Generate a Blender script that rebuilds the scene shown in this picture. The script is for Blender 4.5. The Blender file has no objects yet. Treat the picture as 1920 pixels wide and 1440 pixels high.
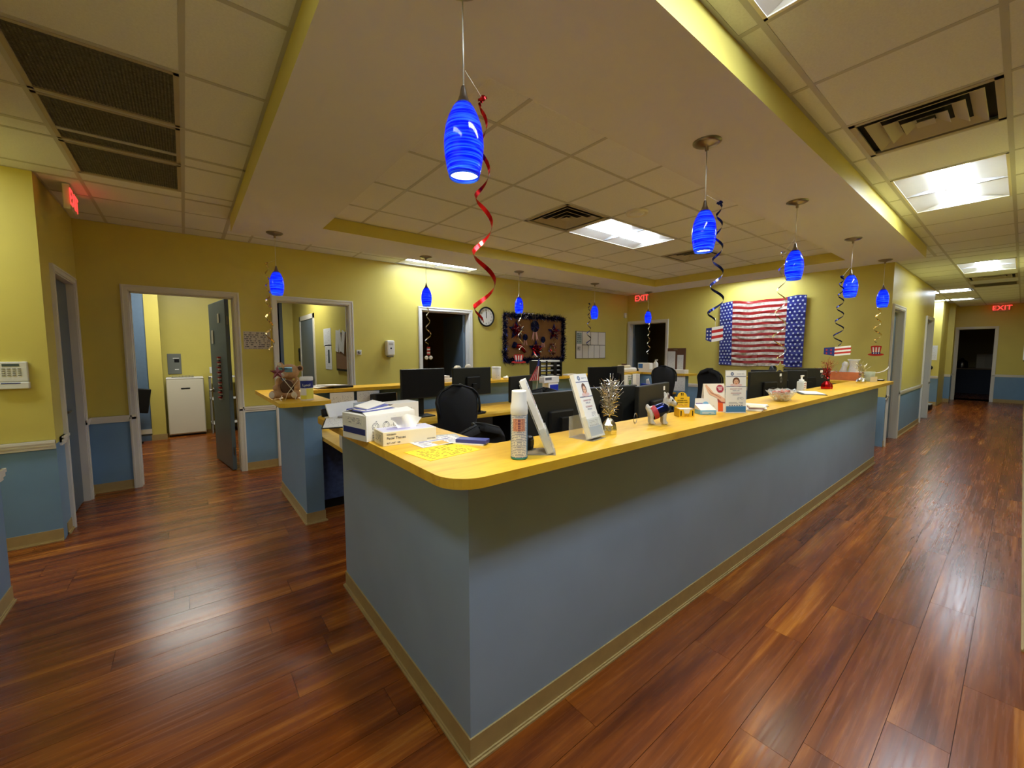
import bpy, bmesh, math, random
from mathutils import Vector, Matrix
random.seed(7)
PI = math.pi
sc = bpy.context.scene
COL = sc.collection

# ------------------------------------------------------------------ camera, world, exposure
cam_d = bpy.data.cameras.new('camera'); cam = bpy.data.objects.new('camera', cam_d); COL.objects.link(cam)
cam.location = (0, 0, 1.5)
cam.rotation_euler = (Matrix.Rotation(-0.674619, 3, 'Z') @ Matrix.Rotation(PI/2 - 0.078073, 3, 'X') @ Matrix.Rotation(-0.001776, 3, 'Z')).to_euler()
cam_d.sensor_fit = 'HORIZONTAL'; cam_d.sensor_width = 36.0
cam_d.lens = 764.704 / 1920 * 36.0
cam_d.clip_start = 0.02; cam_d.clip_end = 60
sc.camera = cam
w = bpy.data.worlds.new('world'); sc.world = w; w.use_nodes = True
w.node_tree.nodes['Background'].inputs[0].default_value = (0.9, 0.85, 0.7, 1)
w.node_tree.nodes['Background'].inputs[1].default_value = 0.015
sc.view_settings.view_transform = 'Standard'
sc.view_settings.look = 'None'
sc.view_settings.gamma = 1.0
sc.view_settings.use_curve_mapping = False
sc.view_settings.exposure = 0.68
TROFFER = 24.0        # emission strength of the fluorescent lenses
sc.cycles.max_bounces = 10
sc.cycles.diffuse_bounces = 6
sc.cycles.sample_clamp_indirect = 4.0
sc.cycles.use_denoising = True

# ------------------------------------------------------------------ materials
def nodes_of(m):
    m.use_nodes = True
    nt = m.node_tree
    return nt, nt.nodes['Principled BSDF']

def mat(name, col, rough=0.6, metal=0.0, spec=0.5, noise=0.0, nscale=20.0, bump=0.0, bscale=80.0, emit=None, estr=0.0, alpha=1.0, trans=0.0, coat=0.0):
    m = bpy.data.materials.new(name)
    nt, b = nodes_of(m)
    b.inputs['Base Color'].default_value = (*col, 1)
    b.inputs['Roughness'].default_value = rough
    b.inputs['Metallic'].default_value = metal
    b.inputs['Specular IOR Level'].default_value = spec
    b.inputs['Coat Weight'].default_value = coat
    if trans: b.inputs['Transmission Weight'].default_value = trans
    if alpha < 1: b.inputs['Alpha'].default_value = alpha
    if emit:
        b.inputs['Emission Color'].default_value = (*emit, 1); b.inputs['Emission Strength'].default_value = estr
    if noise or bump:
        tc = nt.nodes.new('ShaderNodeTexCoord')
    if noise:
        n = nt.nodes.new('ShaderNodeTexNoise'); n.inputs['Scale'].default_value = nscale; n.inputs['Detail'].default_value = 4
        nt.links.new(tc.outputs['Object'], n.inputs['Vector'])
        r = nt.nodes.new('ShaderNodeMapRange'); r.inputs[1].default_value = 0.25; r.inputs[2].default_value = 0.75
        r.inputs[3].default_value = 1 - noise; r.inputs[4].default_value = 1 + noise
        nt.links.new(n.outputs['Fac'], r.inputs[0])
        mx = nt.nodes.new('ShaderNodeMix'); mx.data_type = 'RGBA'; mx.blend_type = 'MULTIPLY'; mx.inputs[0].default_value = 1
        mx.inputs[6].default_value = (*col, 1)
        nt.links.new(r.outputs[0], mx.inputs[7]); nt.links.new(mx.outputs[2], b.inputs['Base Color'])
    if bump:
        n2 = nt.nodes.new('ShaderNodeTexNoise'); n2.inputs['Scale'].default_value = bscale; n2.inputs['Detail'].default_value = 3
        nt.links.new(tc.outputs['Object'], n2.inputs['Vector'])
        bp = nt.nodes.new('ShaderNodeBump'); bp.inputs['Strength'].default_value = bump; bp.inputs['Distance'].default_value = 0.01
        nt.links.new(n2.outputs['Fac'], bp.inputs['Height']); nt.links.new(bp.outputs[0], b.inputs['Normal'])
    return m

def wood_floor(name):
    m = bpy.data.materials.new(name); nt, b = nodes_of(m); N = nt.nodes.new; L = nt.links.new
    tc = N('ShaderNodeTexCoord'); oi = N('ShaderNodeObjectInfo')
    off = N('ShaderNodeVectorMath'); off.operation = 'MULTIPLY_ADD'
    cmb = N('ShaderNodeCombineXYZ'); L(oi.outputs['Random'], cmb.inputs[0]); L(oi.outputs['Random'], cmb.inputs[1]); L(oi.outputs['Random'], cmb.inputs[2])
    L(cmb.outputs[0], off.inputs[0]); off.inputs[1].default_value = (31, 47, 13); L(tc.outputs['Object'], off.inputs[2])
    mp = N('ShaderNodeMapping'); mp.inputs['Scale'].default_value = (0.55, 7.0, 1.0); L(off.outputs[0], mp.inputs[0])
    n1 = N('ShaderNodeTexNoise'); n1.inputs['Scale'].default_value = 1.3; n1.inputs['Detail'].default_value = 6; n1.inputs['Roughness'].default_value = 0.62; n1.inputs['Distortion'].default_value = 0.35
    L(mp.outputs[0], n1.inputs[0])
    mp2 = N('ShaderNodeMapping'); mp2.inputs['Scale'].default_value = (1.6, 55.0, 1.0); L(off.outputs[0], mp2.inputs[0])
    n2 = N('ShaderNodeTexNoise'); n2.inputs['Scale'].default_value = 1.5; n2.inputs['Detail'].default_value = 4; L(mp2.outputs[0], n2.inputs[0])
    vo = N('ShaderNodeTexVoronoi'); vo.inputs['Scale'].default_value = 1.0
    mp3 = N('ShaderNodeMapping'); mp3.inputs['Scale'].default_value = (1.6, 5.5, 1.0); L(off.outputs[0], mp3.inputs[0]); L(mp3.outputs[0], vo.inputs['Vector'])
    knot = N('ShaderNodeMapRange'); knot.inputs[1].default_value = 0.03; knot.inputs[2].default_value = 0.08; knot.inputs[3].default_value = 0.04; knot.inputs[4].default_value = 0.0
    L(vo.outputs['Distance'], knot.inputs[0])
    a1 = N('ShaderNodeMath'); a1.operation = 'MULTIPLY_ADD'; a1.inputs[1].default_value = 0.22; L(n2.outputs['Fac'], a1.inputs[0]); L(n1.outputs['Fac'], a1.inputs[2])
    a2 = N('ShaderNodeMath'); a2.operation = 'SUBTRACT'; L(a1.outputs[0], a2.inputs[0]); L(knot.outputs[0], a2.inputs[1])
    rp = N('ShaderNodeMath'); rp.operation = 'MULTIPLY_ADD'; rp.inputs[1].default_value = 0.05; L(oi.outputs['Random'], rp.inputs[0]); L(a2.outputs[0], rp.inputs[2])
    cr = N('ShaderNodeValToRGB'); e = cr.color_ramp.elements
    e[0].position = 0.34; e[0].color = (0.060, 0.012, 0.002, 1)
    e[1].position = 0.90; e[1].color = (0.55, 0.20, 0.025, 1)
    x = cr.color_ramp.elements.new(0.54); x.color = (0.150, 0.034, 0.004, 1)
    x = cr.color_ramp.elements.new(0.70); x.color = (0.26, 0.066, 0.007, 1)
    L(rp.outputs[0], cr.inputs[0]); L(cr.outputs[0], b.inputs['Base Color'])
    rr = N('ShaderNodeMapRange'); rr.inputs[1].default_value = 0.3; rr.inputs[2].default_value = 0.7; rr.inputs[3].default_value = 0.22; rr.inputs[4].default_value = 0.30
    L(n2.outputs['Fac'], rr.inputs[0]); L(rr.outputs[0], b.inputs['Roughness'])
    bp = N('ShaderNodeBump'); bp.inputs['Strength'].default_value = 0.012; bp.inputs['Distance'].default_value = 0.002; L(n1.outputs['Fac'], bp.inputs['Height'])
    L(bp.outputs[0], b.inputs['Normal'])
    b.inputs['Specular IOR Level'].default_value = 0.42
    return m

def laminate(name):
    m = bpy.data.materials.new(name); nt, b = nodes_of(m); N = nt.nodes.new; L = nt.links.new
    tc = N('ShaderNodeTexCoord')
    mp = N('ShaderNodeMapping'); mp.inputs['Scale'].default_value = (1.5, 7, 3); L(tc.outputs['Object'], mp.inputs[0])
    n = N('ShaderNodeTexNoise'); n.inputs['Scale'].default_value = 2.0; n.inputs['Detail'].default_value = 6; n.inputs['Distortion'].default_value = 1.6; L(mp.outputs[0], n.inputs[0])
    cr = N('ShaderNodeValToRGB'); e = cr.color_ramp.elements
    e[0].position = 0.2; e[0].color = (0.56, 0.28, 0.014, 1); e[1].position = 0.8; e[1].color = (0.76, 0.49, 0.045, 1)
    x = e.new(0.45); x.color = (0.70, 0.41, 0.028, 1)
    L(n.outputs['Fac'], cr.inputs[0]); L(cr.outputs[0], b.inputs['Base Color'])
    b.inputs['Roughness'].default_value = 0.42; b.inputs['Specular IOR Level'].default_value = 0.35
    return m

def printed(name, paper, ink, u=0, v=1, rows=22, dens=0.5, blocks=None, seed=0.0, rough=0.7, margin=0.08):
    """flat print: rows of small ink dashes over paper, plus coloured blocks ((u0,v0,u1,v1),(r,g,b))"""
    m = bpy.data.materials.new(name); nt, b = nodes_of(m); N = nt.nodes.new; L = nt.links.new
    tc = N('ShaderNodeTexCoord'); sp = N('ShaderNodeSeparateXYZ'); L(tc.outputs['Generated'], sp.inputs[0])
    U, V = sp.outputs[u], sp.outputs[v]
    def M(op, a, b_, c=None):
        q = N('ShaderNodeMath'); q.operation = op
        for i, s in enumerate((a, b_, c)):
            if s is None: continue
            if isinstance(s, (int, float)): q.inputs[i].default_value = s
            else: L(s, q.inputs[i])
        return q.outputs[0]
    rv = M('MULTIPLY', V, rows); fr = M('FRACT', rv, 0); line = M('LESS_THAN', fr, 0.45); ri = M('FLOOR', rv, 0)
    cx = N('ShaderNodeCombineXYZ'); L(M('MULTIPLY', U, rows*1.3), cx.inputs[0]); L(M('MULTIPLY', ri, 7.3), cx.inputs[1]); cx.inputs[2].default_value = seed
    nz = N('ShaderNodeTexNoise'); nz.inputs['Scale'].default_value = 1.0; nz.inputs['Detail'].default_value = 2; L(cx.outputs[0], nz.inputs[0])
    ink_f = M('MULTIPLY', line, M('LESS_THAN', nz.outputs['Fac'], dens))
    ins = M('MULTIPLY', M('MULTIPLY', M('GREATER_THAN', U, margin), M('LESS_THAN', U, 1-margin)), M('MULTIPLY', M('GREATER_THAN', V, margin), M('LESS_THAN', V, 1-margin)))
    f = M('MULTIPLY', ink_f, ins)
    mx = N('ShaderNodeMix'); mx.data_type = 'RGBA'; mx.inputs[6].default_value = (*paper, 1); mx.inputs[7].default_value = (*ink, 1); L(f, mx.inputs[0])
    out = mx.outputs[2]
    for (bx, c) in (blocks or []):
        u0, v0, u1, v1 = bx
        g = M('MULTIPLY', M('MULTIPLY', M('GREATER_THAN', U, u0), M('LESS_THAN', U, u1)), M('MULTIPLY', M('GREATER_THAN', V, v0), M('LESS_THAN', V, v1)))
        m2 = N('ShaderNodeMix'); m2.data_type = 'RGBA'; L(out, m2.inputs[6]); m2.inputs[7].default_value = (*c, 1); L(g, m2.inputs[0]); out = m2.outputs[2]
    L(out, b.inputs['Base Color']); b.inputs['Roughness'].default_value = rough
    return m

def glass_blue(name):
    m = bpy.data.materials.new(name); nt, b = nodes_of(m); N = nt.nodes.new; L = nt.links.new
    tc = N('ShaderNodeTexCoord')
    mp = N('ShaderNodeMapping'); mp.inputs['Scale'].default_value = (5, 5, 150); mp.inputs['Rotation'].default_value = (0.12, 0.08, 0); L(tc.outputs['Object'], mp.inputs[0])
    n = N('ShaderNodeTexNoise'); n.inputs['Scale'].default_value = 1.0; n.inputs['Detail'].default_value = 4; n.inputs['Distortion'].default_value = 0.5; L(mp.outputs[0], n.inputs[0])
    cr = N('ShaderNodeValToRGB'); e = cr.color_ramp.elements
    e[0].position = 0.46; e[0].color = (0.003, 0.012, 0.42, 1); e[1].position = 0.74; e[1].color = (0.10, 0.38, 0.95, 1)
    L(n.outputs['Fac'], cr.inputs[0]); L(cr.outputs[0], b.inputs['Base Color'])
    b.inputs['Roughness'].default_value = 0.08; b.inputs['Coat Weight'].default_value = 0.5
    tr = N('ShaderNodeBsdfTranslucent'); L(cr.outputs[0], tr.inputs[0])
    mx = N('ShaderNodeMixShader'); mx.inputs[0].default_value = 0.6
    L(b.outputs[0], mx.inputs[1]); L(tr.outputs[0], mx.inputs[2])
    L(mx.outputs[0], nt.nodes['Material Output'].inputs[0])
    return m

def emission(name, col, s):
    m = bpy.data.materials.new(name); m.use_nodes = True; nt = m.node_tree
    nt.nodes.remove(nt.nodes['Principled BSDF'])
    e = nt.nodes.new('ShaderNodeEmission'); e.inputs[0].default_value = (*col, 1); e.inputs[1].default_value = s
    nt.links.new(e.outputs[0], nt.nodes['Material Output'].inputs[0]); return m

YEL = mat('yellow_wall_paint', (0.66, 0.56, 0.13), 0.38, spec=0.4, noise=0.03, nscale=3, bump=0.06, bscale=350)
BLU = mat('blue_wall_paint', (0.175, 0.305, 0.46), 0.42, spec=0.4, noise=0.05, nscale=4, bump=0.06, bscale=350)
GRYB = mat('slate_blue_counter_paint', (0.29, 0.40, 0.56), 0.4, spec=0.35, noise=0.06, nscale=3, bump=0.05, bscale=300)
WHT = mat('off_white_trim_paint', (0.72, 0.70, 0.65), 0.4)
RAIL = mat('cream_rail_paint', (0.80, 0.76, 0.66), 0.4)
TAN = mat('tan_vinyl_base', (0.42, 0.30, 0.12), 0.45, noise=0.08)
SOF = mat('soffit_paint', (0.69, 0.69, 0.78), 0.8, noise=0.02, nscale=2)
TILE = mat('mineral_ceiling_tile', (0.77, 0.79, 0.88), 0.9, noise=0.05, nscale=90, bump=0.25, bscale=260)
GRID = mat('ceiling_grid_paint', (0.50, 0.50, 0.54), 0.5)
FLOOR = wood_floor('cherry_vinyl_plank')
GAP = mat('floor_joint', (0.02, 0.008, 0.004), 0.9)
LAM = laminate('maple_laminate')
BLACK = mat('black_plastic', (0.006, 0.006, 0.006), 0.5, spec=0.3, noise=0.2, nscale=30)
DGREY = mat('dark_grey_plastic', (0.012, 0.013, 0.012), 0.45, spec=0.35, noise=0.1)
FABRIC = mat('black_mesh_fabric', (0.006, 0.006, 0.007), 0.85, bump=0.4, bscale=500)
BFAB = mat('blue_panel_fabric', (0.05, 0.075, 0.17), 0.9, noise=0.35, nscale=25)
STEEL = mat('brushed_nickel', (0.26, 0.23, 0.20), 0.3, metal=1.0)
CHROME = mat('bright_chrome', (0.8, 0.8, 0.8), 0.12, metal=1.0)
DOOR = mat('blue_grey_door_paint', (0.11, 0.155, 0.20), 0.4, noise=0.05, nscale=4)
WPL = mat('white_plastic', (0.78, 0.77, 0.72), 0.35)
PAPER = mat('white_paper', (0.80, 0.79, 0.75), 0.7)
TEXTP = printed('printed_sheet', (0.78, 0.77, 0.73), (0.25, 0.25, 0.27), 0, 2, 26, 0.42)
TEXTX = printed('printed_sheet_side', (0.72, 0.72, 0.70), (0.25, 0.25, 0.27), 1, 2, 26, 0.42, seed=2.0)
TEXTH = printed('printed_sheet_flat', (0.80, 0.79, 0.75), (0.3, 0.3, 0.32), 0, 1, 24, 0.42, seed=4.0)
GREYM = mat('grey_enamel', (0.26, 0.25, 0.21), 0.5)
LENS = emission('fluorescent_lens', (0.88, 1.0, 1.14), TROFFER)
REFL = mat('troffer_reflector', (0.80, 0.80, 0.76), 0.35, noise=0.02)
DARK = mat('vent_dark', (0.012, 0.011, 0.01), 0.8)
VENT = mat('vent_enamel', (0.42, 0.37, 0.30), 0.5)
MESHV = mat('return_air_mesh', (0.16, 0.15, 0.13), 0.8, noise=0.35, nscale=60)
SHADE = glass_blue('blue_swirl_glass')
BULB = emission('lamp_opening_glow', (1.0, 0.97, 0.90), 9.0)
CORD = mat('clear_cord', (0.75, 0.72, 0.62), 0.3)
EXITR = emission('exit_red_glow', (1.0, 0.035, 0.03), 1.8)
CORK = mat('cork', (0.24, 0.115, 0.035), 0.9, noise=0.25, nscale=120)
REDF = mat('red_foil', (0.45, 0.008, 0.010), 0.18, metal=0.85)
NAVF = mat('navy_foil', (0.012, 0.018, 0.10), 0.2, metal=0.8)
SILF = mat('silver_foil', (0.78, 0.74, 0.66), 0.16, metal=1.0, bump=0.5, bscale=60)
GOLDF = mat('gold_foil', (0.8, 0.6, 0.25), 0.2, metal=1.0)
NAVY = mat('navy_print', (0.012, 0.022, 0.17), 0.5)
REDP = mat('red_print', (0.50, 0.02, 0.018), 0.5)
WHP = mat('white_print', (0.82, 0.80, 0.76), 0.5)
INK = mat('black_ink', (0.006, 0.006, 0.007), 0.5, spec=0.2)
GREYINK = mat('grey_ink', (0.12, 0.12, 0.14), 0.6)
BLUP = mat('blue_print', (0.03, 0.14, 0.42), 0.5)
LBLU = mat('light_blue_print', (0.22, 0.50, 0.78), 0.5)
ROYAL = mat('royal_blue_plastic', (0.01, 0.03, 0.42), 0.4)
ORNG = mat('orange_print', (0.72, 0.10, 0.015), 0.5)
YCARD = mat('yellow_card', (0.82, 0.50, 0.02), 0.5)
CREAM = mat('cream_card', (0.78, 0.69, 0.48), 0.55)
def clear_mat(name, col, a, rough=0.05):
    m = bpy.data.materials.new(name); m.use_nodes = True; nt = m.node_tree
    b = nt.nodes['Principled BSDF']; b.inputs['Base Color'].default_value = (*col, 1); b.inputs['Roughness'].default_value = rough
    tr = nt.nodes.new('ShaderNodeBsdfTransparent'); tr.inputs[0].default_value = (0.94, 0.95, 0.94, 1)
    mx = nt.nodes.new('ShaderNodeMixShader'); mx.inputs[0].default_value = a
    nt.links.new(tr.outputs[0], mx.inputs[1]); nt.links.new(b.outputs[0], mx.inputs[2]); nt.links.new(mx.outputs[0], nt.nodes['Material Output'].inputs[0])
    return m
ACRY = clear_mat('clear_acrylic', (0.85, 0.86, 0.84), 0.28)
WRAP = clear_mat('clear_wrapper', (0.85, 0.85, 0.85), 0.4, 0.15)
TERRA = mat('terracotta', (0.62, 0.20, 0.09), 0.6, noise=0.1)
FUR = mat('tan_plush', (0.62, 0.36, 0.17), 0.95, noise=0.15, nscale=40, bump=0.9, bscale=260)
FURL = mat('pale_plush', (0.80, 0.68, 0.52), 0.95, bump=0.9, bscale=260)
FURW = mat('white_plush', (0.80, 0.77, 0.70), 0.95, noise=0.1, nscale=60, bump=1.0, bscale=300)
BROWN = mat('dark_brown_plush', (0.10, 0.045, 0.02), 0.9, bump=0.6, bscale=260)
SKIN = mat('printed_skin', (0.72, 0.42, 0.27), 0.5)
HAIR = mat('printed_hair', (0.13, 0.05, 0.025), 0.5)
LAV = mat('lavender_print', (0.35, 0.33, 0.62), 0.5)

# ------------------------------------------------------------------ mesh helpers
class MB:
    def __init__(s): s.v = []; s.f = []; s.mi = []; s.sm = []
    def add(s, vs, fs, mi=0, smooth=False, M=None):
        k = len(s.v)
        if M is not None: vs = [tuple(M @ Vector(v)) for v in vs]
        s.v += [tuple(v) for v in vs]
        for f in fs: s.f.append(tuple(i+k for i in f)); s.mi.append(mi); s.sm.append(smooth)
        return s
    def box(s, x0, x1, y0, y1, z0, z1, mi=0, M=None):
        vs = [(x, y, z) for z in (z0, z1) for y in (y0, y1) for x in (x0, x1)]
        return s.add(vs, [(0,2,3,1),(4,5,7,6),(0,1,5,4),(2,6,7,3),(0,4,6,2),(1,3,7,5)], mi, False, M)
    def rbox(s, x0, x1, y0, y1, z0, z1, b=0.005, mi=0, M=None):
        """box with bevelled vertical and horizontal edges"""
        bm = bmesh.new(); bmesh.ops.create_cube(bm, size=1)
        for v in bm.verts: v.co = Vector(((x0+x1)/2 + v.co.x*(x1-x0), (y0+y1)/2 + v.co.y*(y1-y0), (z0+z1)/2 + v.co.z*(z1-z0)))
        bmesh.ops.bevel(bm, geom=list(bm.edges), offset=b, segments=2, affect='EDGES', profile=0.5)
        bm.verts.index_update()
        s.add([tuple(v.co) for v in bm.verts], [tuple(v.index for v in f.verts) for f in bm.faces], mi, False, M); bm.free(); return s
    def lathe(s, prof, n=24, mi=0, M=None, cx=0, cy=0, cap0=False, cap1=False, smooth=True, sx=1, sy=1):
        vs = []; fs = []
        for r, z in prof:
            for k in range(n):
                a = 2*PI*k/n; vs.append((cx + r*math.cos(a)*sx, cy + r*math.sin(a)*sy, z))
        for i in range(len(prof)-1):
            for k in range(n):
                a, b_ = i*n+k, i*n+(k+1) % n
                fs.append((a, b_, b_+n, a+n))
        s.add(vs, fs, mi, smooth, M)
        if cap0: s.add([(cx + prof[0][0]*math.cos(2*PI*k/n)*sx, cy + prof[0][0]*math.sin(2*PI*k/n)*sy, prof[0][1]) for k in range(n)], [tuple(range(n))[::-1]], mi, False, M)
        if cap1: s.add([(cx + prof[-1][0]*math.cos(2*PI*k/n)*sx, cy + prof[-1][0]*math.sin(2*PI*k/n)*sy, prof[-1][1]) for k in range(n)], [tuple(range(n))], mi, False, M)
        return s
    def cyl(s, c, r, z0, z1, n=20, mi=0, M=None): return s.lathe([(r, z0), (r, z1)], n, mi, M, c[0], c[1], True, True)
    def tube(s, pts, r, n=8, mi=0, M=None, taper=None):
        pts = [Vector(p) for p in pts]; vs = []; fs = []
        for i, p in enumerate(pts):
            t = (pts[min(i+1, len(pts)-1)] - pts[max(i-1, 0)]).normalized()
            a = t.cross(Vector((0, 0, 1)))
            if a.length < 1e-3: a = t.cross(Vector((0, 1, 0)))
            a.normalize(); b_ = t.cross(a)
            rr = r * (taper[i] if taper else 1)
            for k in range(n): vs.append(p + (a*math.cos(2*PI*k/n) + b_*math.sin(2*PI*k/n))*rr)
        for i in range(len(pts)-1):
            for k in range(n):
                q = i*n+k; q2 = i*n+(k+1) % n; fs.append((q, q2, q2+n, q+n))
        fs.append(tuple(range(n))[::-1]); fs.append(tuple(range((len(pts)-1)*n, len(pts)*n)))
        return s.add(vs, fs, mi, True, M)
    def ball(s, c, r, n=14, m=8, mi=0, M=None):
        if isinstance(r, (int, float)): r = (r, r, r)
        vs = [(c[0], c[1], c[2]-r[2])]; fs = []
        for i in range(1, m):
            ph = -PI/2 + PI*i/m
            for k in range(n): vs.append((c[0]+r[0]*math.cos(ph)*math.cos(2*PI*k/n), c[1]+r[1]*math.cos(ph)*math.sin(2*PI*k/n), c[2]+r[2]*math.sin(ph)))
        vs.append((c[0], c[1], c[2]+r[2]))
        for k in range(n):
            fs.append((0, 1+(k+1) % n, 1+k))
            fs.append((len(vs)-1, 1+(m-2)*n+k, 1+(m-2)*n+(k+1) % n))
            for i in range(m-2): fs.append((1+i*n+k, 1+i*n+(k+1) % n, 1+(i+1)*n+(k+1) % n, 1+(i+1)*n+k))
        return s.add(vs, fs, mi, True, M)
    def prism(s, poly, z0, z1, mi=0, M=None):
        """poly in xy, extruded in z; M places it"""
        n = len(poly); vs = [(p[0], p[1], z0) for p in poly] + [(p[0], p[1], z1) for p in poly]
        fs = [tuple(range(n))[::-1], tuple(range(n, 2*n))] + [(i, (i+1) % n, n+(i+1) % n, n+i) for i in range(n)]
        return s.add(vs, fs, mi, False, M)
    def ribbon(s, pts, wid, mi=0, M=None):
        """pts: list of (centre, side vector)"""
        vs = []; fs = []
        for c, sd in pts:
            c = Vector(c); sd = Vector(sd)*wid/2; vs += [c-sd, c+sd]
        for i in range(len(pts)-1): fs.append((2*i, 2*i+1, 2*i+3, 2*i+2))
        return s.add(vs, fs, mi, True, M)
    def build(s, name, mats, parent=None, loc=None, rot=None, mods=None):
        me = bpy.data.meshes.new(name); me.from_pydata(s.v, [], s.f)
        if not isinstance(mats, (list, tuple)): mats = [mats]
        for m in mats: me.materials.append(m)
        me.polygons.foreach_set('material_index', s.mi); me.polygons.foreach_set('use_smooth', s.sm)
        me.update()
        o = bpy.data.objects.new(name, me); COL.objects.link(o)
        if parent is not None: o.parent = parent
        if loc is not None: o.location = loc
        if rot is not None: o.rotation_euler = rot
        return o

def tag(o, label=None, cat=None, group=None, kind=None):
    if label: o['label'] = label
    if cat: o['category'] = cat
    if group: o['group'] = group
    if kind: o['kind'] = kind
    return o
def thing(name, label, cat, loc=(0, 0, 0), rz=0.0, group=None, rot=None):
    o = bpy.data.objects.new(name, None); COL.objects.link(o); o.empty_display_size = 0.1
    o.location = loc; o.rotation_euler = rot if rot is not None else (0, 0, rz)
    return tag(o, label, cat, group)
def struct_empty(name, label=None):
    o = bpy.data.objects.new(name, None); COL.objects.link(o); o['kind'] = 'structure'
    if label: o['label'] = label
    return o
def struct(mb, name, mats, label=None):
    o = mb.build(name, mats); o['kind'] = 'structure'
    if label: o['label'] = label
    return o
TEXTS = []
def text(s, parent, loc, rot, size, m, name='lettering', align='CENTER', ext=0.0006, sx=1.0):
    c = bpy.data.curves.new(name, 'FONT'); c.body = s; c.size = size; c.align_x = align; c.align_y = 'CENTER'; c.extrude = ext
    c.resolution_u = 3
    c.materials.append(m); o = bpy.data.objects.new(name, c); COL.objects.link(o); o.parent = parent; o.location = loc; o.rotation_euler = rot; o.scale = (sx, 1, 1)
    TEXTS.append(o)
    return o
FY = (PI/2, 0, 0)            # lettering that faces -y
FX = (PI/2, 0, -PI/2)        # lettering that faces -x
def T(x, y, z, rx=0, ry=0, rz=0):
    return Matrix.Translation((x, y, z)) @ Matrix.Rotation(rz, 4, 'Z') @ Matrix.Rotation(ry, 4, 'Y') @ Matrix.Rotation(rx, 4, 'X')
def copy_tree(o, parent=None):
    c = o.copy(); COL.objects.link(c); c.parent = parent
    for ch in list(o.children): copy_tree(ch, c)
    return c
def star(r, r2, n=5, a0=PI/2):
    return [((r if i % 2 == 0 else r2)*math.cos(a0+PI*i/n), (r if i % 2 == 0 else r2)*math.sin(a0+PI*i/n)) for i in range(2*n)]
def rrect(x0, x1, y0, y1, r, n=6, corners=(1, 1, 1, 1)):
    P = []
    for (cx, cy, a, on) in ((x1-r, y1-r, 0, corners[0]), (x0+r, y1-r, PI/2, corners[1]), (x0+r, y0+r, PI, corners[2]), (x1-r, y0+r, 1.5*PI, corners[3])):
        if on:
            for k in range(n+1): P.append((cx + r*math.cos(a+PI/2*k/n), cy + r*math.sin(a+PI/2*k/n)))
        else: P.append((x1 if a in (0, 1.5*PI) else x0, y1 if a in (0, PI/2) else y0))
    return P

# ------------------------------------------------------------------ dimensions
ZC, ZS, ZT = 2.86, 2.715, 2.84      # main ceiling, soffit underside, tray ceiling
XF, YB = 8.5, 6.1                   # flag wall, back wall
RZ = 0.785                          # chair rail centre
G = 0.63; GX, GY = 0.057, 0.13      # ceiling grid pitch and origin

# ------------------------------------------------------------------ floor
floor = struct(MB().box(-3.2, 19.5, -2.2, 11.5, -0.06, -0.004), 'floor', GAP, 'dark cherry wood-look plank floor')
planks = []; rest = MB()
PW, PL = 0.18, 1.26
def in_view(x0, x1, y0, y1):
    xm, ym = (x0+x1)/2, (y0+y1)/2
    if 1.3 < ym < 6.1 and 0.9 < xm < 8.4: return False
    if -0.15 < ym < 1.3: return xm > 0.3
    if 1.0 < ym < 10.0 and -1.6 < xm < 0.9: return ym > 1.2
    if ym > 6.1: return False
    return False
def allowed(x0, x1, y0, y1):
    return True
for j in range(-12, 63):
    y0 = 0.08 + PW*(j-1); y1 = y0+PW
    o = random.random()*PL
    x = -3.1 - o
    while x < 19.4:
        xa, xb = max(x, -3.1), min(x+PL, 19.4)
        if xb-xa > 0.02 and y1 < 11.4 and y0 > -2.1:
            if in_view(xa, xb, y0, y1): planks.append((xa, xb, y0, y1))
            elif not (xa > 9.2 and y0 > 3.5): rest.box(xa+.001, xb-.001, y0+.001, y1-.001, -0.004, 0.0)
        x += PL
planks.sort(key=lambda p: math.hypot((p[0]+p[1])/2, (p[2]+p[3])/2))
for i, p in enumerate(planks):
    if i < 300:
        cx, cy = (p[0]+p[1])/2, (p[2]+p[3])/2
        hx, hy = (p[1]-p[0])/2-.0009, (p[3]-p[2])/2-.0009
        m = MB().box(-hx, hx, -hy, hy, -0.004, 0.0)
        m.build('floor_plank', FLOOR, floor, (cx, cy, 0))
    else: rest.box(p[0]+.001, p[1]-.001, p[2]+.001, p[3]-.001, -0.004, 0.0)
r = rest.build('distant_planks', FLOOR, floor); r['kind'] = 'stuff'

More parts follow.
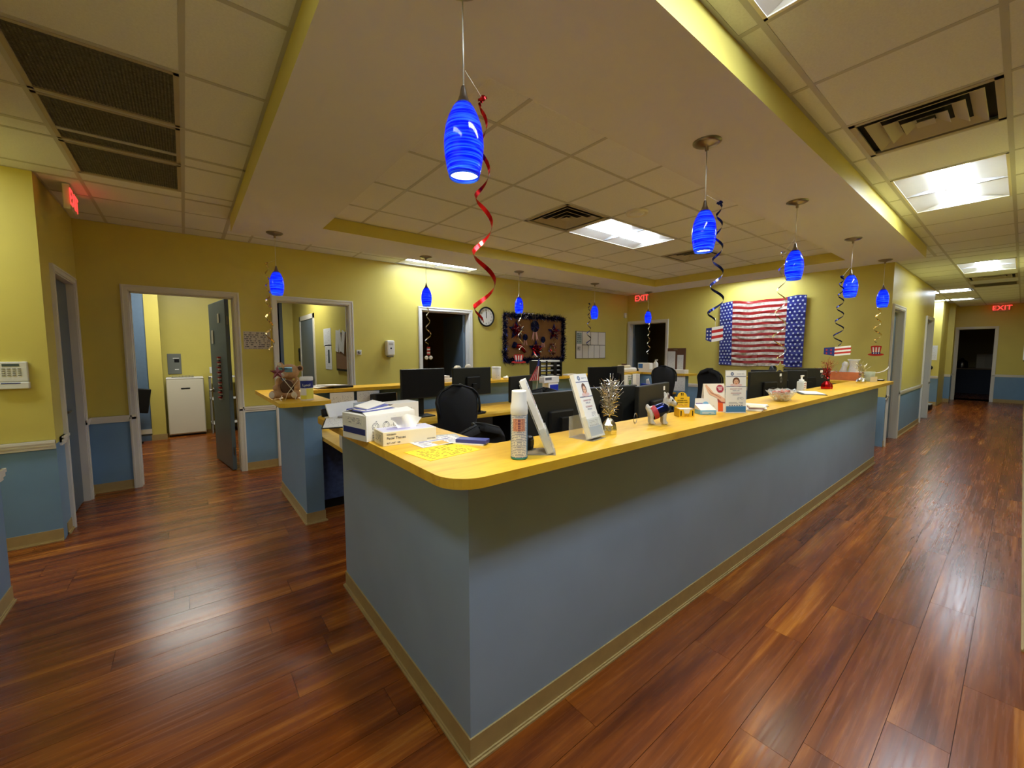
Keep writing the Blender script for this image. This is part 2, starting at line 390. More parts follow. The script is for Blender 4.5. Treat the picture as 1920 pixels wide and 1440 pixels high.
# ------------------------------------------------------------------ walls
rails = []; bases = []
def wall(name, ax, c, side, a0, a1, ops=(), thick=0.12, z1=2.95, rail=True, base=True, upper=YEL, lower=BLU, label=None):
    """ax 'x': runs along x at y=c, ax 'y': runs along y at x=c; side: sign of the normal of the seen face; ops: (o0,o1,ztop)"""
    m = MB(); t = -side*thick
    def bx(p0, p1, z0, z1_, mi):
        if ax == 'x': m.box(p0, p1, min(c, c+t), max(c, c+t), z0, z1_, mi)
        else: m.box(min(c, c+t), max(c, c+t), p0, p1, z0, z1_, mi)
    segs = []; p = a0
    for (o0, o1, zt) in sorted(ops):
        if o0 > p: segs.append((p, o0))
        bx(o0, o1, zt, z1, 0); p = o1
    if a1 > p: segs.append((p, a1))
    for (s0, s1) in segs:
        bx(s0, s1, RZ, z1, 0); bx(s0, s1, -0.004, RZ, 1)
    o = struct(m, name, [upper, lower], label)
    for (s0, s1) in segs:
        q = MB(); d = side
        def pr(z0, z1_, dep, mb=q):
            if ax == 'x': mb.box(s0, s1, min(c, c+d*dep), max(c, c+d*dep), z0, z1_)
            else: mb.box(min(c, c+d*dep), max(c, c+d*dep), s0, s1, z0, z1_)
        if rail:
            pr(RZ-.036, RZ+.034, .013); pr(RZ-.012, RZ+.024, .022); pr(RZ+.012, RZ+.034, .028)
            rails.append(q)
            struct(q, 'trim_%d' % len(rails), RAIL, None)
        if base:
            q = MB(); pr(0.0, 0.098, .006, q); pr(0.0, 0.010, .018, q); pr(0.010, 0.018, .011, q)
            bases.append(q); struct(q, 'baseboard_' + name.replace('wall_', ''), TAN)
    return o
def casing(parent, ax, c, side, o0, o1, zt, wd=0.055, dep=0.022, jamb=0.14, m=WHT, both=False):
    q = MB(); d = side
    def bx(p0, p1, z0, z1, d0, d1):
        lo, hi = sorted((c+d*d0, c+d*d1))
        if ax == 'x': q.box(p0, p1, lo, hi, z0, z1)
        else: q.box(lo, hi, p0, p1, z0, z1)
    bx(o0-wd, o0, 0, zt+wd, 0, dep); bx(o1, o1+wd, 0, zt+wd, 0, dep); bx(o0, o1, zt, zt+wd, 0, dep)
    bx(o0-wd+.008, o0-wd+.02, 0, zt+wd-.008, dep, dep+.006); bx(o1+wd-.02, o1+wd-.008, 0, zt+wd-.008, dep, dep+.006); bx(o0-wd+.02, o1+wd-.02, zt+wd-.02, zt+wd-.008, dep, dep+.006)
    bx(o0, o0+.012, 0, zt, -jamb, dep*.6); bx(o1-.012, o1, 0, zt, -jamb, dep*.6); bx(o0, o1, zt-.012, zt, -jamb, dep*.6)
    bx(o0+.012, o0+.022, 0, zt-.012, -jamb*.72, -jamb*.45); bx(o1-.022, o1-.012, 0, zt-.012, -jamb*.72, -jamb*.45); bx(o0+.012, o1-.012, zt-.022, zt-.012, -jamb*.72, -jamb*.45)
    return q.build('door_frame', m, parent)
ZD = 2.18
D1 = (-0.455, 0.50); D2 = (0.955, 1.875); D3 = (3.005, 3.925); D4 = (5.055, 6.02)
wall('wall_back', 'x', YB, -1, -0.83, XF, [(D1[0], D1[1], ZD), (D2[0], D2[1], ZD), (D3[0], D3[1], ZD)])
wall('wall_right', 'y', XF, -1, 1.42, YB, [(D4[0], D4[1], ZD)])
wall('wall_left', 'x', 4.73, -1, -3.1, -0.83, ())
LD = (5.06, 5.86)
wall('wall_side', 'y', -0.83, 1, 4.85, YB, [(LD[0], LD[1], ZD)])
wall('wall_near', 'y', -0.89, 1, -2.1, 3.735, ())
struct(MB().box(-3.1, -1.01, 3.62, 3.735, 0, 2.95), 'wall_inner', YEL)
struct(MB().box(-3.2, -3.1, 3.6, 4.86, 0, 2.95), 'wall_far_left', YEL)
DA = (8.60, 9.50); DB = (12.06, 13.0)
wall('wall_corridor', 'x', 1.3, -1, XF, 13.12, [(DA[0], DA[1], ZD), (DB[0], DB[1], ZD)])
struct(MB().box(13.0, 13.12, 1.42, 3.2, 0, 2.95), 'wall_alcove', YEL)
struct(MB().box(13.0, 18.8, 3.2, 3.3, 0, 2.95), 'wall_alcove_back', YEL)
wall('wall_pier', 'y', 16.2, -1, 1.43, 3.2, ())
wall('wall_pier_end', 'y', 17.6, -1, 1.30, 1.43, ())
struct(MB().box(16.32, 18.6, 1.43, 1.5, 0, 2.95), 'wall_pier_side', YEL)
DE = (0.535, 1.29)
wall('wall_end', 'y', 18.6, -1, -0.6, 1.5, [(DE[0], DE[1], ZD)])
wall('wall_aisle', 'x', -0.10, 1, 3.2, 18.7, ())
struct(MB().box(3.08, 3.2, -2.1, -0.10, 0, 2.95), 'wall_recess', YEL)
struct(MB().box(-1.1, 3.2, -2.2, -2.1, 0, 2.95), 'wall_behind', YEL)

# rooms beyond the doors
def room(name, x0, x1, y0, y1, upper, zc=2.90, skip=()):
    m = MB()
    if 'l' not in skip: m.box(x0-.1, x0, y0, y1, 0, zc+.1)
    if 'r' not in skip: m.box(x1, x1+.1, y0, y1, 0, zc+.1)
    if 'b' not in skip: m.box(x0-.1, x1+.1, y1, y1+.1, 0, zc+.1)
    struct(m, name, upper)
    struct(MB().box(x0-.1, x1+.1, y0, y1+.1, zc, zc+.08), 'ceiling_' + name.replace('wall_', ''), TILE)
YB2 = YB + 0.12
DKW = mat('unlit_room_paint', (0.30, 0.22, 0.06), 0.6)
room('wall_utility_room', -1.9, 0.88, YB2, 9.9, YEL)
struct(MB().box(-0.50, -0.315, 9.22, 9.42, 0, 2.86), 'wall_utility_pier', YEL)
struct(MB().box(-0.512, -0.303, 9.214, 9.22, 0, 0.10), 'baseboard_utility', TAN)
struct(MB().box(-1.9, -0.50, 9.24, 9.36, 0, 2.86), 'wall_utility_partition', mat('blue_wall_full', (0.12, 0.19, 0.29), 0.45, noise=0.05))
struct(MB().box(-1.9, -0.50, 9.228, 9.24, 0.12, 0.20), 'trim_30', RAIL)
room('wall_exam_room', 0.98, 1.93, YB2, 10.3, YEL)
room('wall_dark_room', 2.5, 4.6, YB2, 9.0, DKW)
m = MB(); m.box(XF+.12, 10.6, 4.3, 4.4, 0, 2.95); m.box(XF+.12, 10.6, 7.2, 7.3, 0, 2.95); m.box(10.6, 10.7, 4.3, 7.3, 0, 2.95); m.box(XF+.12, 10.7, 4.3, 7.3, 2.86, 2.95)
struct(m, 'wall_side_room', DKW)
m = MB(); m.box(18.72, 22.6, -1.0, -0.9, 0, 2.95); m.box(18.72, 22.6, 3.3, 3.4, 0, 2.95); m.box(22.6, 22.7, -1, 3.4, 0, 2.95); m.box(18.72, 22.7, -1, 3.4, 2.86, 2.95); m.box(18.72, 22.7, -1, 3.4, -0.06, 0.0, 1)
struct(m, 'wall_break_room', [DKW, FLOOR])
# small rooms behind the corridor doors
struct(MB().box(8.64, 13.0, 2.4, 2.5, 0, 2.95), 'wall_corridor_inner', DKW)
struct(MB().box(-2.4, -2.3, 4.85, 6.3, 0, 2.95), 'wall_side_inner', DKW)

# ------------------------------------------------------------------ ceilings, soffit, tray
SX0, SX1, SY0, SY1 = 0.425, 7.62, 0.868, 5.09
TX0, TX1, TY0, TY1 = 1.12, 6.94, 1.553, 4.385
ceil = struct(MB().box(-3.2, SX0, -2.2, YB+.1, 2.90, 2.96).box(SX0, SX1, -2.2, SY0, 2.90, 2.96).box(SX0, SX1, SY1, YB+.1, 2.90, 2.96).box(SX1, 18.72, -2.2, YB+.1, 2.90, 2.96), 'ceiling', GRID, 'suspended tile ceiling on a square grid')
m = MB()
for (a, b_, c, d) in ((SX0, TX0, SY0, SY1), (TX1, SX1, SY0, SY1), (TX0, TX1, SY0, TY0), (TX0, TX1, TY1, SY1)): m.box(a, b_, c, d, ZS, 3.0)
for fi in range(len(m.f)):   # vertical faces of the drop are yellow, underside is the soffit paint
    p = [Vector(m.v[i]) for i in m.f[fi]]; n = (p[1]-p[0]).cross(p[2]-p[0]).normalized()
    m.mi[fi] = 1 if abs(n.z) < 0.5 else 0
soffit = struct(m, 'soffit', [SOF, YEL], 'dropped ceiling soffit ring with yellow edges above the counter')
tray = struct(MB().box(TX0, TX1, TY0, TY1, 2.88, 2.95), 'ceiling_tray', GRID, 'recessed tile ceiling inside the soffit')

fix_cells = []   # (x0,x1,y0,y1) rectangles kept free of tiles
def gx(k): return GX + G*k
def gy(k): return GY + G*k
TXO, TYO = 1.505, 2.02            # tray grid origin
TROFF = [(gx(1), gx(3), gy(0), gy(1), ZC), (gx(7), gx(9), gy(0), gy(1), ZC), (gx(15), gx(17), gy(0), gy(1), ZC)]
TRAYT = (TXO+3*G, TXO+5*G, TYO+G, TYO+2*G, ZT)
BACKT = (gx(4), gx(6), 5.42, 6.03, ZC)
FLAGT = (7.80, 8.40, 2.50, 3.74, ZC)
for t_ in TROFF + [BACKT, FLAGT]: fix_cells.append(t_[:4])
DIFF1 = (gx(5), gx(6), gy(0), gy(1)); DIFF2 = (gx(18), gx(19), gy(0), gy(1)); RET2 = (gx(20), gx(21), gy(0), gy(1))
ALC = [(13.55, 14.15, 0.78, 2.0), (15.75, 16.15, 0.85, 2.05)]
for r_ in (DIFF1, DIFF2, RET2): fix_cells.append(r_)
for r_ in ALC: fix_cells.append(r_)
RETS = [(gx(-1), gx(0), gy(4+k), gy(5+k)) for k in range(3)]
for r_ in RETS: fix_cells.append(r_)
LEFTT = (-2.55, -1.32, 3.95, 4.55); fix_cells.append(LEFTT)
REART = (gx(-1), gx(0), gy(0), gy(2)); fix_cells.append(REART)
tiles_n = 0
def lay_tiles(parent, x0, x1, y0, y1, z, ox, oy, free, seen=True, far=None):
    global tiles_n
    i0 = math.floor((x0-ox)/G + 1e-6); i1 = math.ceil((x1-ox)/G - 1e-6); j0 = math.floor((y0-oy)/G + 1e-6); j1 = math.ceil((y1-oy)/G - 1e-6)
    gr = MB()
    for i in range(i0, i1):
        for j in range(j0, j1):
            a, b_, c, d = max(ox+G*i, x0), min(ox+G*i+G, x1), max(oy+G*j, y0), min(oy+G*j+G, y1)
            if b_-a < 0.03 or d-c < 0.03: continue
            cx, cy = (a+b_)/2, (c+d)/2
            if any(f[0]-.02 < cx < f[1]+.02 and f[2]-.02 < cy < f[3]+.02 for f in free): continue
            hx, hy = (b_-a)/2-.010, (d-c)/2-.010
            MB().box(-hx, hx, -hy, hy, 0.0, 0.014).box(-hx-.006, hx+.006, -hy-.006, hy+.006, 0.014, 0.02).build('ceiling_tile', TILE, parent, (cx, cy, z+0.001)); tiles_n += 1
    for i in range(i0, i1+1):
        x = ox+G*i
        if x0-.001 <= x <= x1+.001: gr.box(x-.012, x+.012, y0, y1, z-.001, z+.035)
    for j in range(j0, j1+1):
        y = oy+G*j
        if y0-.001 <= y <= y1+.001: gr.box(x0, x1, y-.012, y+.012, z-.0015, z+.035)
    # wall angle
    gr.box(x0, x1, y0, y0+.018, z-.0005, z+.03); gr.box(x0, x1, y1-.018, y1, z-.0005, z+.03); gr.box(x0, x0+.018, y0, y1, z-.0005, z+.03); gr.box(x1-.018, x1, y0, y1, z-.0005, z+.03)
    gr.build('ceiling_grid', GRID, parent)
lay_tiles(ceil, -0.89, SX0, 0.13, 3.735, ZC, GX, GY, fix_cells)
lay_tiles(ceil, -0.83, SX0, 4.73, YB, ZC, GX, GY, fix_cells)
lay_tiles(ceil, -3.1, SX0, 3.735, 4.73, ZC, GX, GY, fix_cells)
lay_tiles(ceil, SX0, XF, -0.10, SY0, ZC, GX, GY, fix_cells)
lay_tiles(ceil, SX0, XF, SY1, YB, ZC, GX, GY, fix_cells)
lay_tiles(ceil, SX1, XF, SY0, SY1, ZC, GX, GY, fix_cells)
lay_tiles(ceil, XF, 18.6, -0.10, 1.3, ZC, GX, GY, fix_cells)
lay_tiles(ceil, 13.1, 16.2, 1.3, 3.2, ZC, GX, GY, fix_cells)
TD1 = (TXO+2*G, TXO+3*G, TYO+G, TYO+2*G); TD2 = (TXO+6*G, TXO+7*G, TYO+G, TYO+2*G)
lay_tiles(tray, TX0, TX1, TY0, TY1, ZT, TXO, TYO, [TRAYT[:4], TD1, TD2])

# ------------------------------------------------------------------ ceiling fixtures
def troffer(label, x0, x1, y0, y1, z, group='recessed fluorescent lights', lens=LENS):
    cx, cy = (x0+x1)/2, (y0+y1)/2; hx, hy = (x1-x0)/2-.012, (y1-y0)/2-.012
    alongx = hx > hy
    t = thing('ceiling_light', label, 'ceiling light', (cx, cy, z), 0 if alongx else PI/2, group)
    if not alongx: hx, hy = hy, hx
    # frame lip
    q = MB()
    for (a, b_, c, d) in ((-hx, hx, -hy, -hy+.015), (-hx, hx, hy-.015, hy), (-hx, -hx+.015, -hy, hy), (hx-.015, hx, -hy, hy)): q.box(a, b_, c, d, -.004, .004)
    q.build('frame', RAIL, t)
    # curved reflector troughs both sides of the lens + end plates
    lw = 0.115; q = MB(); n = 8
    for s_ in (-1, 1):
        vs = []
        for k in range(n+1):
            u = k/n; y = s_*(hy-.012 - (hy-.012-lw)*u); zz = 0.03*math.sin(u*PI*0.5)
            vs += [(-hx+.012, y, zz), (hx-.012, y, zz)]
        q.add(vs, [(2*k, 2*k+1, 2*k+3, 2*k+2) for k in range(n)], 0, True)
    q.build('reflector', REFL, t)
    for s_ in (-1, 1):
        MB().add([(s_*(hx-.012), -hy+.012, 0), (s_*(hx-.012), hy-.012, 0), (s_*(hx-.07), lw, .034), (s_*(hx-.07), -lw, .034)], [(0, 1, 2, 3)]).build('end_plate', REFL, t)
    q = MB(); vs = []
    for k in range(n+1):
        a = PI*k/n; vs += [(-hx+.07, lw*math.cos(a), .034-.030*math.sin(a)), (hx-.07, lw*math.cos(a), .034-.030*math.sin(a))]
    q.add(vs, [(2*k, 2*k+1, 2*k+3, 2*k+2) for k in range(n)], 0, True)
    for s_ in (-1, 1): q.add([(s_*(hx-.07), lw*math.cos(PI*k/n), .034-.030*math.sin(PI*k/n)) for k in range(n+1)], [tuple(range(n+1))])
    q.build('lens', lens, t)
    return t
LENS2 = emission('fluorescent_lens_dim', (0.88, 1.0, 1.14), TROFFER*0.8)
troffer('nearest recessed fluorescent light over the right aisle, cut by top edge', *TROFF[0])
troffer('second recessed fluorescent light over the right aisle, beyond large air vent', *TROFF[1])
troffer('third recessed fluorescent light far down the right corridor ceiling', *TROFF[2])
troffer('bright rectangular fluorescent light in recessed ceiling over the work area', *TRAYT)
troffer('fluorescent light in narrow ceiling strip above middle of back wall', *BACKT)
troffer('hidden fluorescent light washing wall above striped flag banner', *FLAGT)
troffer('long bright light bar at end of corridor, nearer of two', *ALC[0], ZC)
troffer('long bright light bar at end of corridor, farther of two', *ALC[1], ZC)
troffer('fluorescent light over the left side corridor', *LEFTT, ZC, lens=LENS2)
troffer('fluorescent light in the ceiling left of the viewer, above the frame', *REART, ZC, lens=emission('lens_rear', (0.88, 1.0, 1.14), TROFFER*0.46))
troffer('fluorescent light on ceiling of the room with white cabinet', -0.62, 0.60, 7.9, 8.5, ZC, lens=emission('lens_utility', (1.0, 1.0, 0.9), TROFFER*1.6))
troffer('fluorescent light on ceiling of room behind the teddy bear', 1.15, 1.75, 7.4, 8.6, ZC, lens=emission('lens_exam', (1.0, 1.0, 0.9), TROFFER*1.1))

def diffuser(label, x0, x1, y0, y1, z, group='square ceiling air diffusers'):
    cx, cy = (x0+x1)/2, (y0+y1)/2; h = (x1-x0)/2-.012
    t = thing('air_diffuser', label, 'air vent', (cx, cy, z), 0, group)
    MB().box(-h, h, -h, h, .03, .034).build('backing', DARK, t)
    q = MB()
    for (a, b_, c, d) in ((-h, h, -h, -h+.03), (-h, h, h-.03, h), (-h, -h+.03, -h, h), (h-.03, h, -h, h)): q.box(a, b_, c, d, -.004, .006)
    q.build('frame', VENT, t)
    for k, r_ in enumerate((0.235, 0.165, 0.095)):
        q = MB(); r2 = r_-0.055
        o1 = [(-r_, -r_, -.006), (r_, -r_, -.006), (r_, r_, -.006), (-r_, r_, -.006)]; o2 = [(-r2, -r2, .022), (r2, -r2, .022), (r2, r2, .022), (-r2, r2, .022)]
        q.add(o1+o2, [(i, (i+1) % 4, 4+(i+1) % 4, 4+i) for i in range(4)])
        o3 = [(x*1.02, y*1.02, z_+.002) for x, y, z_ in o1]; q.add(o1+o3, [(i, (i+1) % 4, 4+(i+1) % 4, 4+i) for i in range(4)])
        q.build('louvre', VENT, t)
    MB().box(-.04, .04, -.04, .04, -.004, .0).build('centre_plate', VENT, t)
    return t
diffuser('large stepped square air vent over near right aisle', *DIFF1, ZC)
diffuser('stepped square air vent far down the right corridor', *DIFF2, ZC)
diffuser('stepped square air vent beside the ceiling light over work area', *TD1, ZT)
diffuser('stepped square air vent beyond ceiling light, behind second blue pendant', *TD2, ZT)
def ret(label, x0, x1, y0, y1, z):
    cx, cy = (x0+x1)/2, (y0+y1)/2; h = (x1-x0)/2-.012
    t = thing('return_air_grille', label, 'air vent', (cx, cy, z), 0, 'dark return air grilles')
    q = MB()
    for (a, b_, c, d) in ((-h, h, -h, -h+.022), (-h, h, h-.022, h), (-h, -h+.022, -h, h), (h-.022, h, -h, h)): q.box(a, b_, c, d, -.004, .01)
    q.build('frame', VENT, t)
    MB().box(-h+.02, h-.02, -h+.02, h-.02, .02, .022).build('backing', mat('filter_grey', (.07, .065, .055), .9), t)
    q = MB(); n = 40
    for k in range(1, n):
        p = -h+.02 + (2*h-.04)*k/n
        q.box(-h+.02, h-.02, p-.0035, p+.0035, .004, .008); q.box(p-.0035, p+.0035, -h+.02, h-.02, .004, .008)
    o = q.build('grating', MESHV, t); o['kind'] = 'stuff'
    return t
ret('dark return air grille at upper left, nearest of three', *RETS[0], ZC)
ret('dark return air grille at upper left, middle of three', *RETS[1], ZC)
ret('dark return air grille at upper left, farthest of three', *RETS[2], ZC)
ret('grey return air grille far along the corridor ceiling', *RET2, ZC)
t = thing('ceiling_speaker', 'round white ceiling disc beside the work area light', 'smoke detector', (3.46, 2.40, ZT))
MB().lathe([(0.0, -.012), (.075, -.012), (.10, -.022), (.105, -.006), (.105, 0.0)], 28).build('cover', RAIL, t)
MB().lathe([(.045, -.026), (.07, -.020), (.07, -.012)], 20, cap0=True).build('sensor_cap', WPL, t)

# ------------------------------------------------------------------ doors
def handle(parent, loc, rz, label=None):
    h = MB().cyl((0, 0), .03, 0, .012, 16).build('door_handle', STEEL, parent, loc, (PI/2, 0, rz))
    MB().tube([(0, 0, .01), (0, 0, .055), (.02, 0, .062), (.12, 0, .062)], .009, 8).build('lever', STEEL, h)
    return h
def leaf(parent, hinge, ang, w_, label=None, m=DOOR, th=0.044, hz=0.98):
    """door leaf: hinge line at `hinge`, extends along local +x by w_"""
    o = MB().rbox(0, w_, 0, th, 0.01, 2.16, 0.003).build('door_leaf', m, parent, hinge, (0, 0, ang))
    for s_, y in ((-1, 0.0), (1, th)):
        h = MB().lathe([(.03, 0), (.03, .010), (.012, .014), (.012, .05)], 14, cap1=True).tube([(0, 0, .05), (-.11, 0, .05)], .009, 8).build('handle', STEEL, o, (w_-.07, y, hz), (PI/2 if s_ < 0 else -PI/2, 0, 0))
    for z in (0.25, 1.08, 1.9):
        MB().cyl((0, 0), .008, -.05, .05, 8).build('hinge', STEEL, o, (-.004, th/2, z))
    return o
d = struct_empty('door_1', 'white framed doorway with open blue-grey door to the utility room')
casing(d, 'x', YB, -1, D1[0], D1[1], ZD)
lf = leaf(d, (0.452, YB+.10, 0), math.radians(98), 0.90)
MB().box(.12, .20, -.004, 0, 1.88, 2.0).build('notice', TEXTP, lf, (0.48, 0.0486, 0), (0, 0, PI))
MB().box(.12, .22, -.004, 0, 1.62, 1.80).build('notice', TEXTP, lf, (0.88, 0.0486, 0), (0, 0, PI))
# wreath of patterned ribbon on the door
q = MB()
for k in range(26):
    z = 0.88 + k*.022; q.box(.35+.02*math.sin(k*1.7), .43+.02*math.sin(k*1.7), .045, .045+.02+.012*math.sin(k*2.1), z, z+.017, k % 3)
q.build('door_garland', [WHP, REDP, INK], lf)
d = struct_empty('door_2', 'white framed doorway to the lit room behind the teddy bear')
casing(d, 'x', YB, -1, D2[0], D2[1], ZD)
MB().rbox(1.006, 1.046, YB2+.01, YB2+.88, 0.01, 2.16, .003).build('door_leaf', DOOR, d)
MB().box(1.046, 1.050, YB2+.05, YB2+.26, 1.55, 1.78).build('notice', TEXTX, d)
d = struct_empty('door_3', 'white framed doorway to a dark room beside the clock')
casing(d, 'x', YB, -1, D3[0], D3[1], ZD)
leaf(d, (3.895, YB+.10, 0), math.radians(84), 0.86)
d = struct_empty('door_4', 'white framed dark doorway under exit sign on the far wall')
casing(d, 'y', XF, -1, D4[0], D4[1], ZD)
leaf(d, (XF+.10, 5.96, 0), math.radians(10), 0.85)
d = struct_empty('door_5', 'dark blue-grey closed door in the left side wall')
casing(d, 'y', -0.83, 1, LD[0], LD[1], ZD)
lf = MB().rbox(-0.915, -0.87, LD[0]+.02, LD[1]-.02, 0.01, 2.16, .003).build('door_leaf', DOOR, d)
MB().lathe([(.032, 0), (.032, .010), (.012, .014), (.012, .05)], 14).tube([(0, 0, .05), (0, .11, .05)], .009, 8).build('handle', STEEL, lf, (-0.87, LD[0]+.13, 0.98), (0, PI/2, 0))
d = struct_empty('door_6', 'blue-grey door at the start of the right corridor')
casing(d, 'x', 1.3, -1, DA[0], DA[1], ZD)
lf = MB().rbox(DA[0]+.02, DA[1]-.02, 1.385, 1.43, 0.01, 2.16, .003).build('door_leaf', DOOR, d)
MB().lathe([(.032, 0), (.032, .010), (.012, .014), (.012, .05)], 14).tube([(0, 0, .05), (.11, 0, .05)], .009, 8).build('handle', STEEL, lf, (DA[0]+.10, 1.385, 0.98), (PI/2, 0, 0))
d = struct_empty('door_7', 'grey doorway farther along the right corridor')
casing(d, 'x', 1.3, -1, DB[0], DB[1], ZD)
MB().rbox(DB[0]+.02, DB[1]-.02, 1.37, 1.41, 0.01, 2.16, .003).build('door_leaf', DOOR, d)
d = struct_empty('door_8', 'dark doorway at the end of the right corridor')
casing(d, 'y', 18.6, -1, DE[0], DE[1], ZD)

# ------------------------------------------------------------------ the counters
ZTOP = 1.10; ZB = 1.064
def topslab(polys, name, label, mats=LAM):
    m = MB()
    for p in polys: m.prism(p, ZB, ZTOP)
    return m
# front counter: knee wall + return
t = thing('reception_counter', 'long slate blue reception counter wall with tan base in foreground', 'counter')
m = MB(); m.box(0.743, 7.16, 1.173, 1.32, 0, ZB).box(0.743, 0.89, 1.32, 2.635, 0, ZB).box(7.01, 7.16, 1.32, 2.62, 0, ZB)
m.build('knee_wall', GRYB, t)
q = MB()
def basestrip(q, pts):
    for (a, b_) in zip(pts[:-1], pts[1:]):
        a = Vector(a); b_ = Vector(b_); dv = (b_-a).normalized(); nrm = Vector((dv.y, -dv.x))
        for (z0, z1, dep) in ((0, .098, .006), (0, .009, .019), (.009, .016, .012)):
            e = dv*dep
            P = [a, b_+e, b_+e+nrm*dep, a+nrm*dep]
            q.prism([(p.x, p.y) for p in P], z0, z1)
basestrip(q, [(0.89, 2.635), (0.743, 2.635), (0.743, 1.173), (7.16, 1.173), (7.16, 2.62)])
q.build('vinyl_base', TAN, t)
t = thing('counter_top', 'maple yellow laminate top running along the long front counter', 'countertop')
m = MB()
# outline with rounded corners (one polygon around the L and the right return)
def arc(cx, cy, r, a0, a1, n=7): return [(cx+r*math.cos(a0+(a1-a0)*k/n), cy+r*math.sin(a0+(a1-a0)*k/n)) for k in range(n+1)]
P = []
P += arc(0.62+.12, 1.06+.12, .12, PI, 1.5*PI)
P += arc(7.46-.09, 1.06+.09, .09, 1.5*PI, 2*PI)
P += arc(7.46-.09, 2.80-.09, .09, 0, PI/2)
P += arc(6.95+.09, 2.80-.09, .09, PI/2, PI)
P += arc(6.95-.03, 1.43+.03, .03, 0, -PI/2, 4)
P += arc(1.03+.03, 1.43+.03, .03, -PI/2, -PI, 4)
P += arc(1.00-.10+.03, 2.80-.10, .10, 0, PI/2)
P += arc(0.62+.12, 2.80-.12, .12, PI/2, PI)
bm = bmesh.new(); vs = [bm.verts.new((x, y, ZB)) for x, y in P]; f = bm.faces.new(vs)
ex = bmesh.ops.extrude_face_region(bm, geom=[f]); bmesh.ops.translate(bm, vec=(0, 0, ZTOP-ZB), verts=[v for v in ex['geom'] if isinstance(v, bmesh.types.BMVert)])
bmesh.ops.recalc_face_normals(bm, faces=bm.faces)
bmesh.ops.triangulate(bm, faces=[f_ for f_ in bm.faces if len(f_.verts) > 4])
me = bpy.data.meshes.new('slab'); bm.to_mesh(me); bm.free(); me.materials.append(LAM)
o = bpy.data.objects.new('slab', me); COL.objects.link(o); o.parent = t
# back counter
t = thing('back_counter', 'slate blue knee wall along the back with end post on the left', 'counter')
m = MB(); m.box(0.765, 0.91, 3.82, 4.86, 0, ZB).box(0.765, 7.25, 4.86, 5.0, 0, ZB).box(7.10, 7.25, 3.84, 4.86, 0, ZB)
m.build('knee_wall', BLU, t)
q = MB(); basestrip(q, [(7.25, 5.0), (0.765, 5.0), (0.765, 3.82), (0.91, 3.82)]); basestrip(q, [(7.10, 3.84), (7.25, 3.84)]); q.build('vinyl_base', TAN, t)
t = thing('back_ledge', 'maple laminate ledge on the back counter behind the monitors', 'countertop')
m = MB()
m.prism(arc(.56+.05, 3.60+.05, .05, PI, 1.5*PI, 5)+arc(.95-.05, 3.60+.05, .05, 1.5*PI, 2*PI, 5)+[(.95, 4.68), (.56, 4.68)], ZB, ZTOP)
m.prism([(.56, 4.68), (7.36, 4.68), (7.36, 5.06), (.56, 5.06)], ZB, ZTOP)
m.prism([(7.05, 3.72)]+arc(7.36-.05, 3.72+.05, .05, 1.5*PI, 2*PI, 5)+[(7.36, 4.68), (7.05, 4.68)], ZB, ZTOP)
m.build('slab', LAM, t)
# desks
def desk(label, x0, x1, y0, y1, legs, z=0.755, panel=None):
    t = thing('work_desk', label, 'desk', (x0, y0, 0))
    MB().rbox(0, x1-x0, 0, y1-y0, z-.035, z, .003).build('desktop', LAM, t)
    for (lx, ly) in legs: MB().rbox(lx-.02, lx+.02, ly-.25, ly+.25, 0, z-.035, .003).build('leg', BLACK, t)
    if panel:
        q = MB().box(panel[0], panel[1], panel[2], panel[2]+.03, .09, z-.035); q.build('modesty_panel', BFAB, t)
        MB().box(panel[0], panel[1], panel[2]+.02, panel[2]+.05, 0, .09).build('kick_plate', BLACK, t)
    return t
desk('maple desk end beside left post holding white wipes tub', 0.915, 1.56, 2.98, 4.66, [], panel=(0.0, 0.645, 1.12))
desk('long maple desk along the back counter under monitors', 1.57, 7.08, 3.98, 4.85, [(.05, .4), (1.8, .4), (3.6, .4), (5.4, .4)])
desk('long maple desk behind the front counter', 0.90, 6.98, 1.33, 2.02, [(.1, .35), (2.0, .35), (4.0, .35), (5.9, .35)])

# ------------------------------------------------------------------ pendants
def make_pendant():
    t = thing('pendant_lamp', 'x', 'pendant lamp', (0, 0, ZS), 0, 'blue glass pendant lamps')
    MB().lathe([(.077, 0), (.077, -.006), (.060, -.016), (.020, -.026), (.010, -.030), (.010, -.05), (0, -.05)], 28).build('canopy', STEEL, t)
    L = -.335
    MB().tube([(0, 0, -.04), (.001, 0, -.2), (0, 0, L-.01)], .0032, 6).build('cord', CORD, t)
    MB().lathe([(.006, L+.005), (.009, L-.005), (.013, L-.025), (.022, L-.05), (.030, L-.058)], 20, cap0=True).build('socket_cap', STEEL, t)
    prof = [(.026, -.388), (.036, -.402), (.050, -.430), (.060, -.460), (.0655, -.495), (.0665, -.525), (.064, -.560), (.058, -.595), (.050, -.626)]
    inner = [(r_-.003, z) for r_, z in reversed(prof)]
    MB().lathe(prof+inner, 32).build('glass_shade', SHADE, t)
    MB().lathe([(0, -.600), (.030, -.604), (.0525, -.612)], 24).build('lamp_glow', BULB, t)
    return t
def pend_light(x, y):
    ld = bpy.data.lights.new('pendant_bulb', 'POINT'); ld.energy = 3.2; ld.color = (0.9, 0.93, 1.0); ld.shadow_soft_size = 0.018
    lo = bpy.data.objects.new('pendant_bulb', ld); COL.objects.link(lo); lo.location = (x, y, ZS-.53)
    sd = bpy.data.lights.new('pendant_downlight', 'SPOT'); sd.energy = 20; sd.color = (1.0, 0.90, 0.66); sd.spot_size = math.radians(118); sd.spot_blend = 0.7; sd.shadow_soft_size = 0.04
    so = bpy.data.objects.new('pendant_downlight', sd); COL.objects.link(so); so.location = (x, y, ZS-.64)
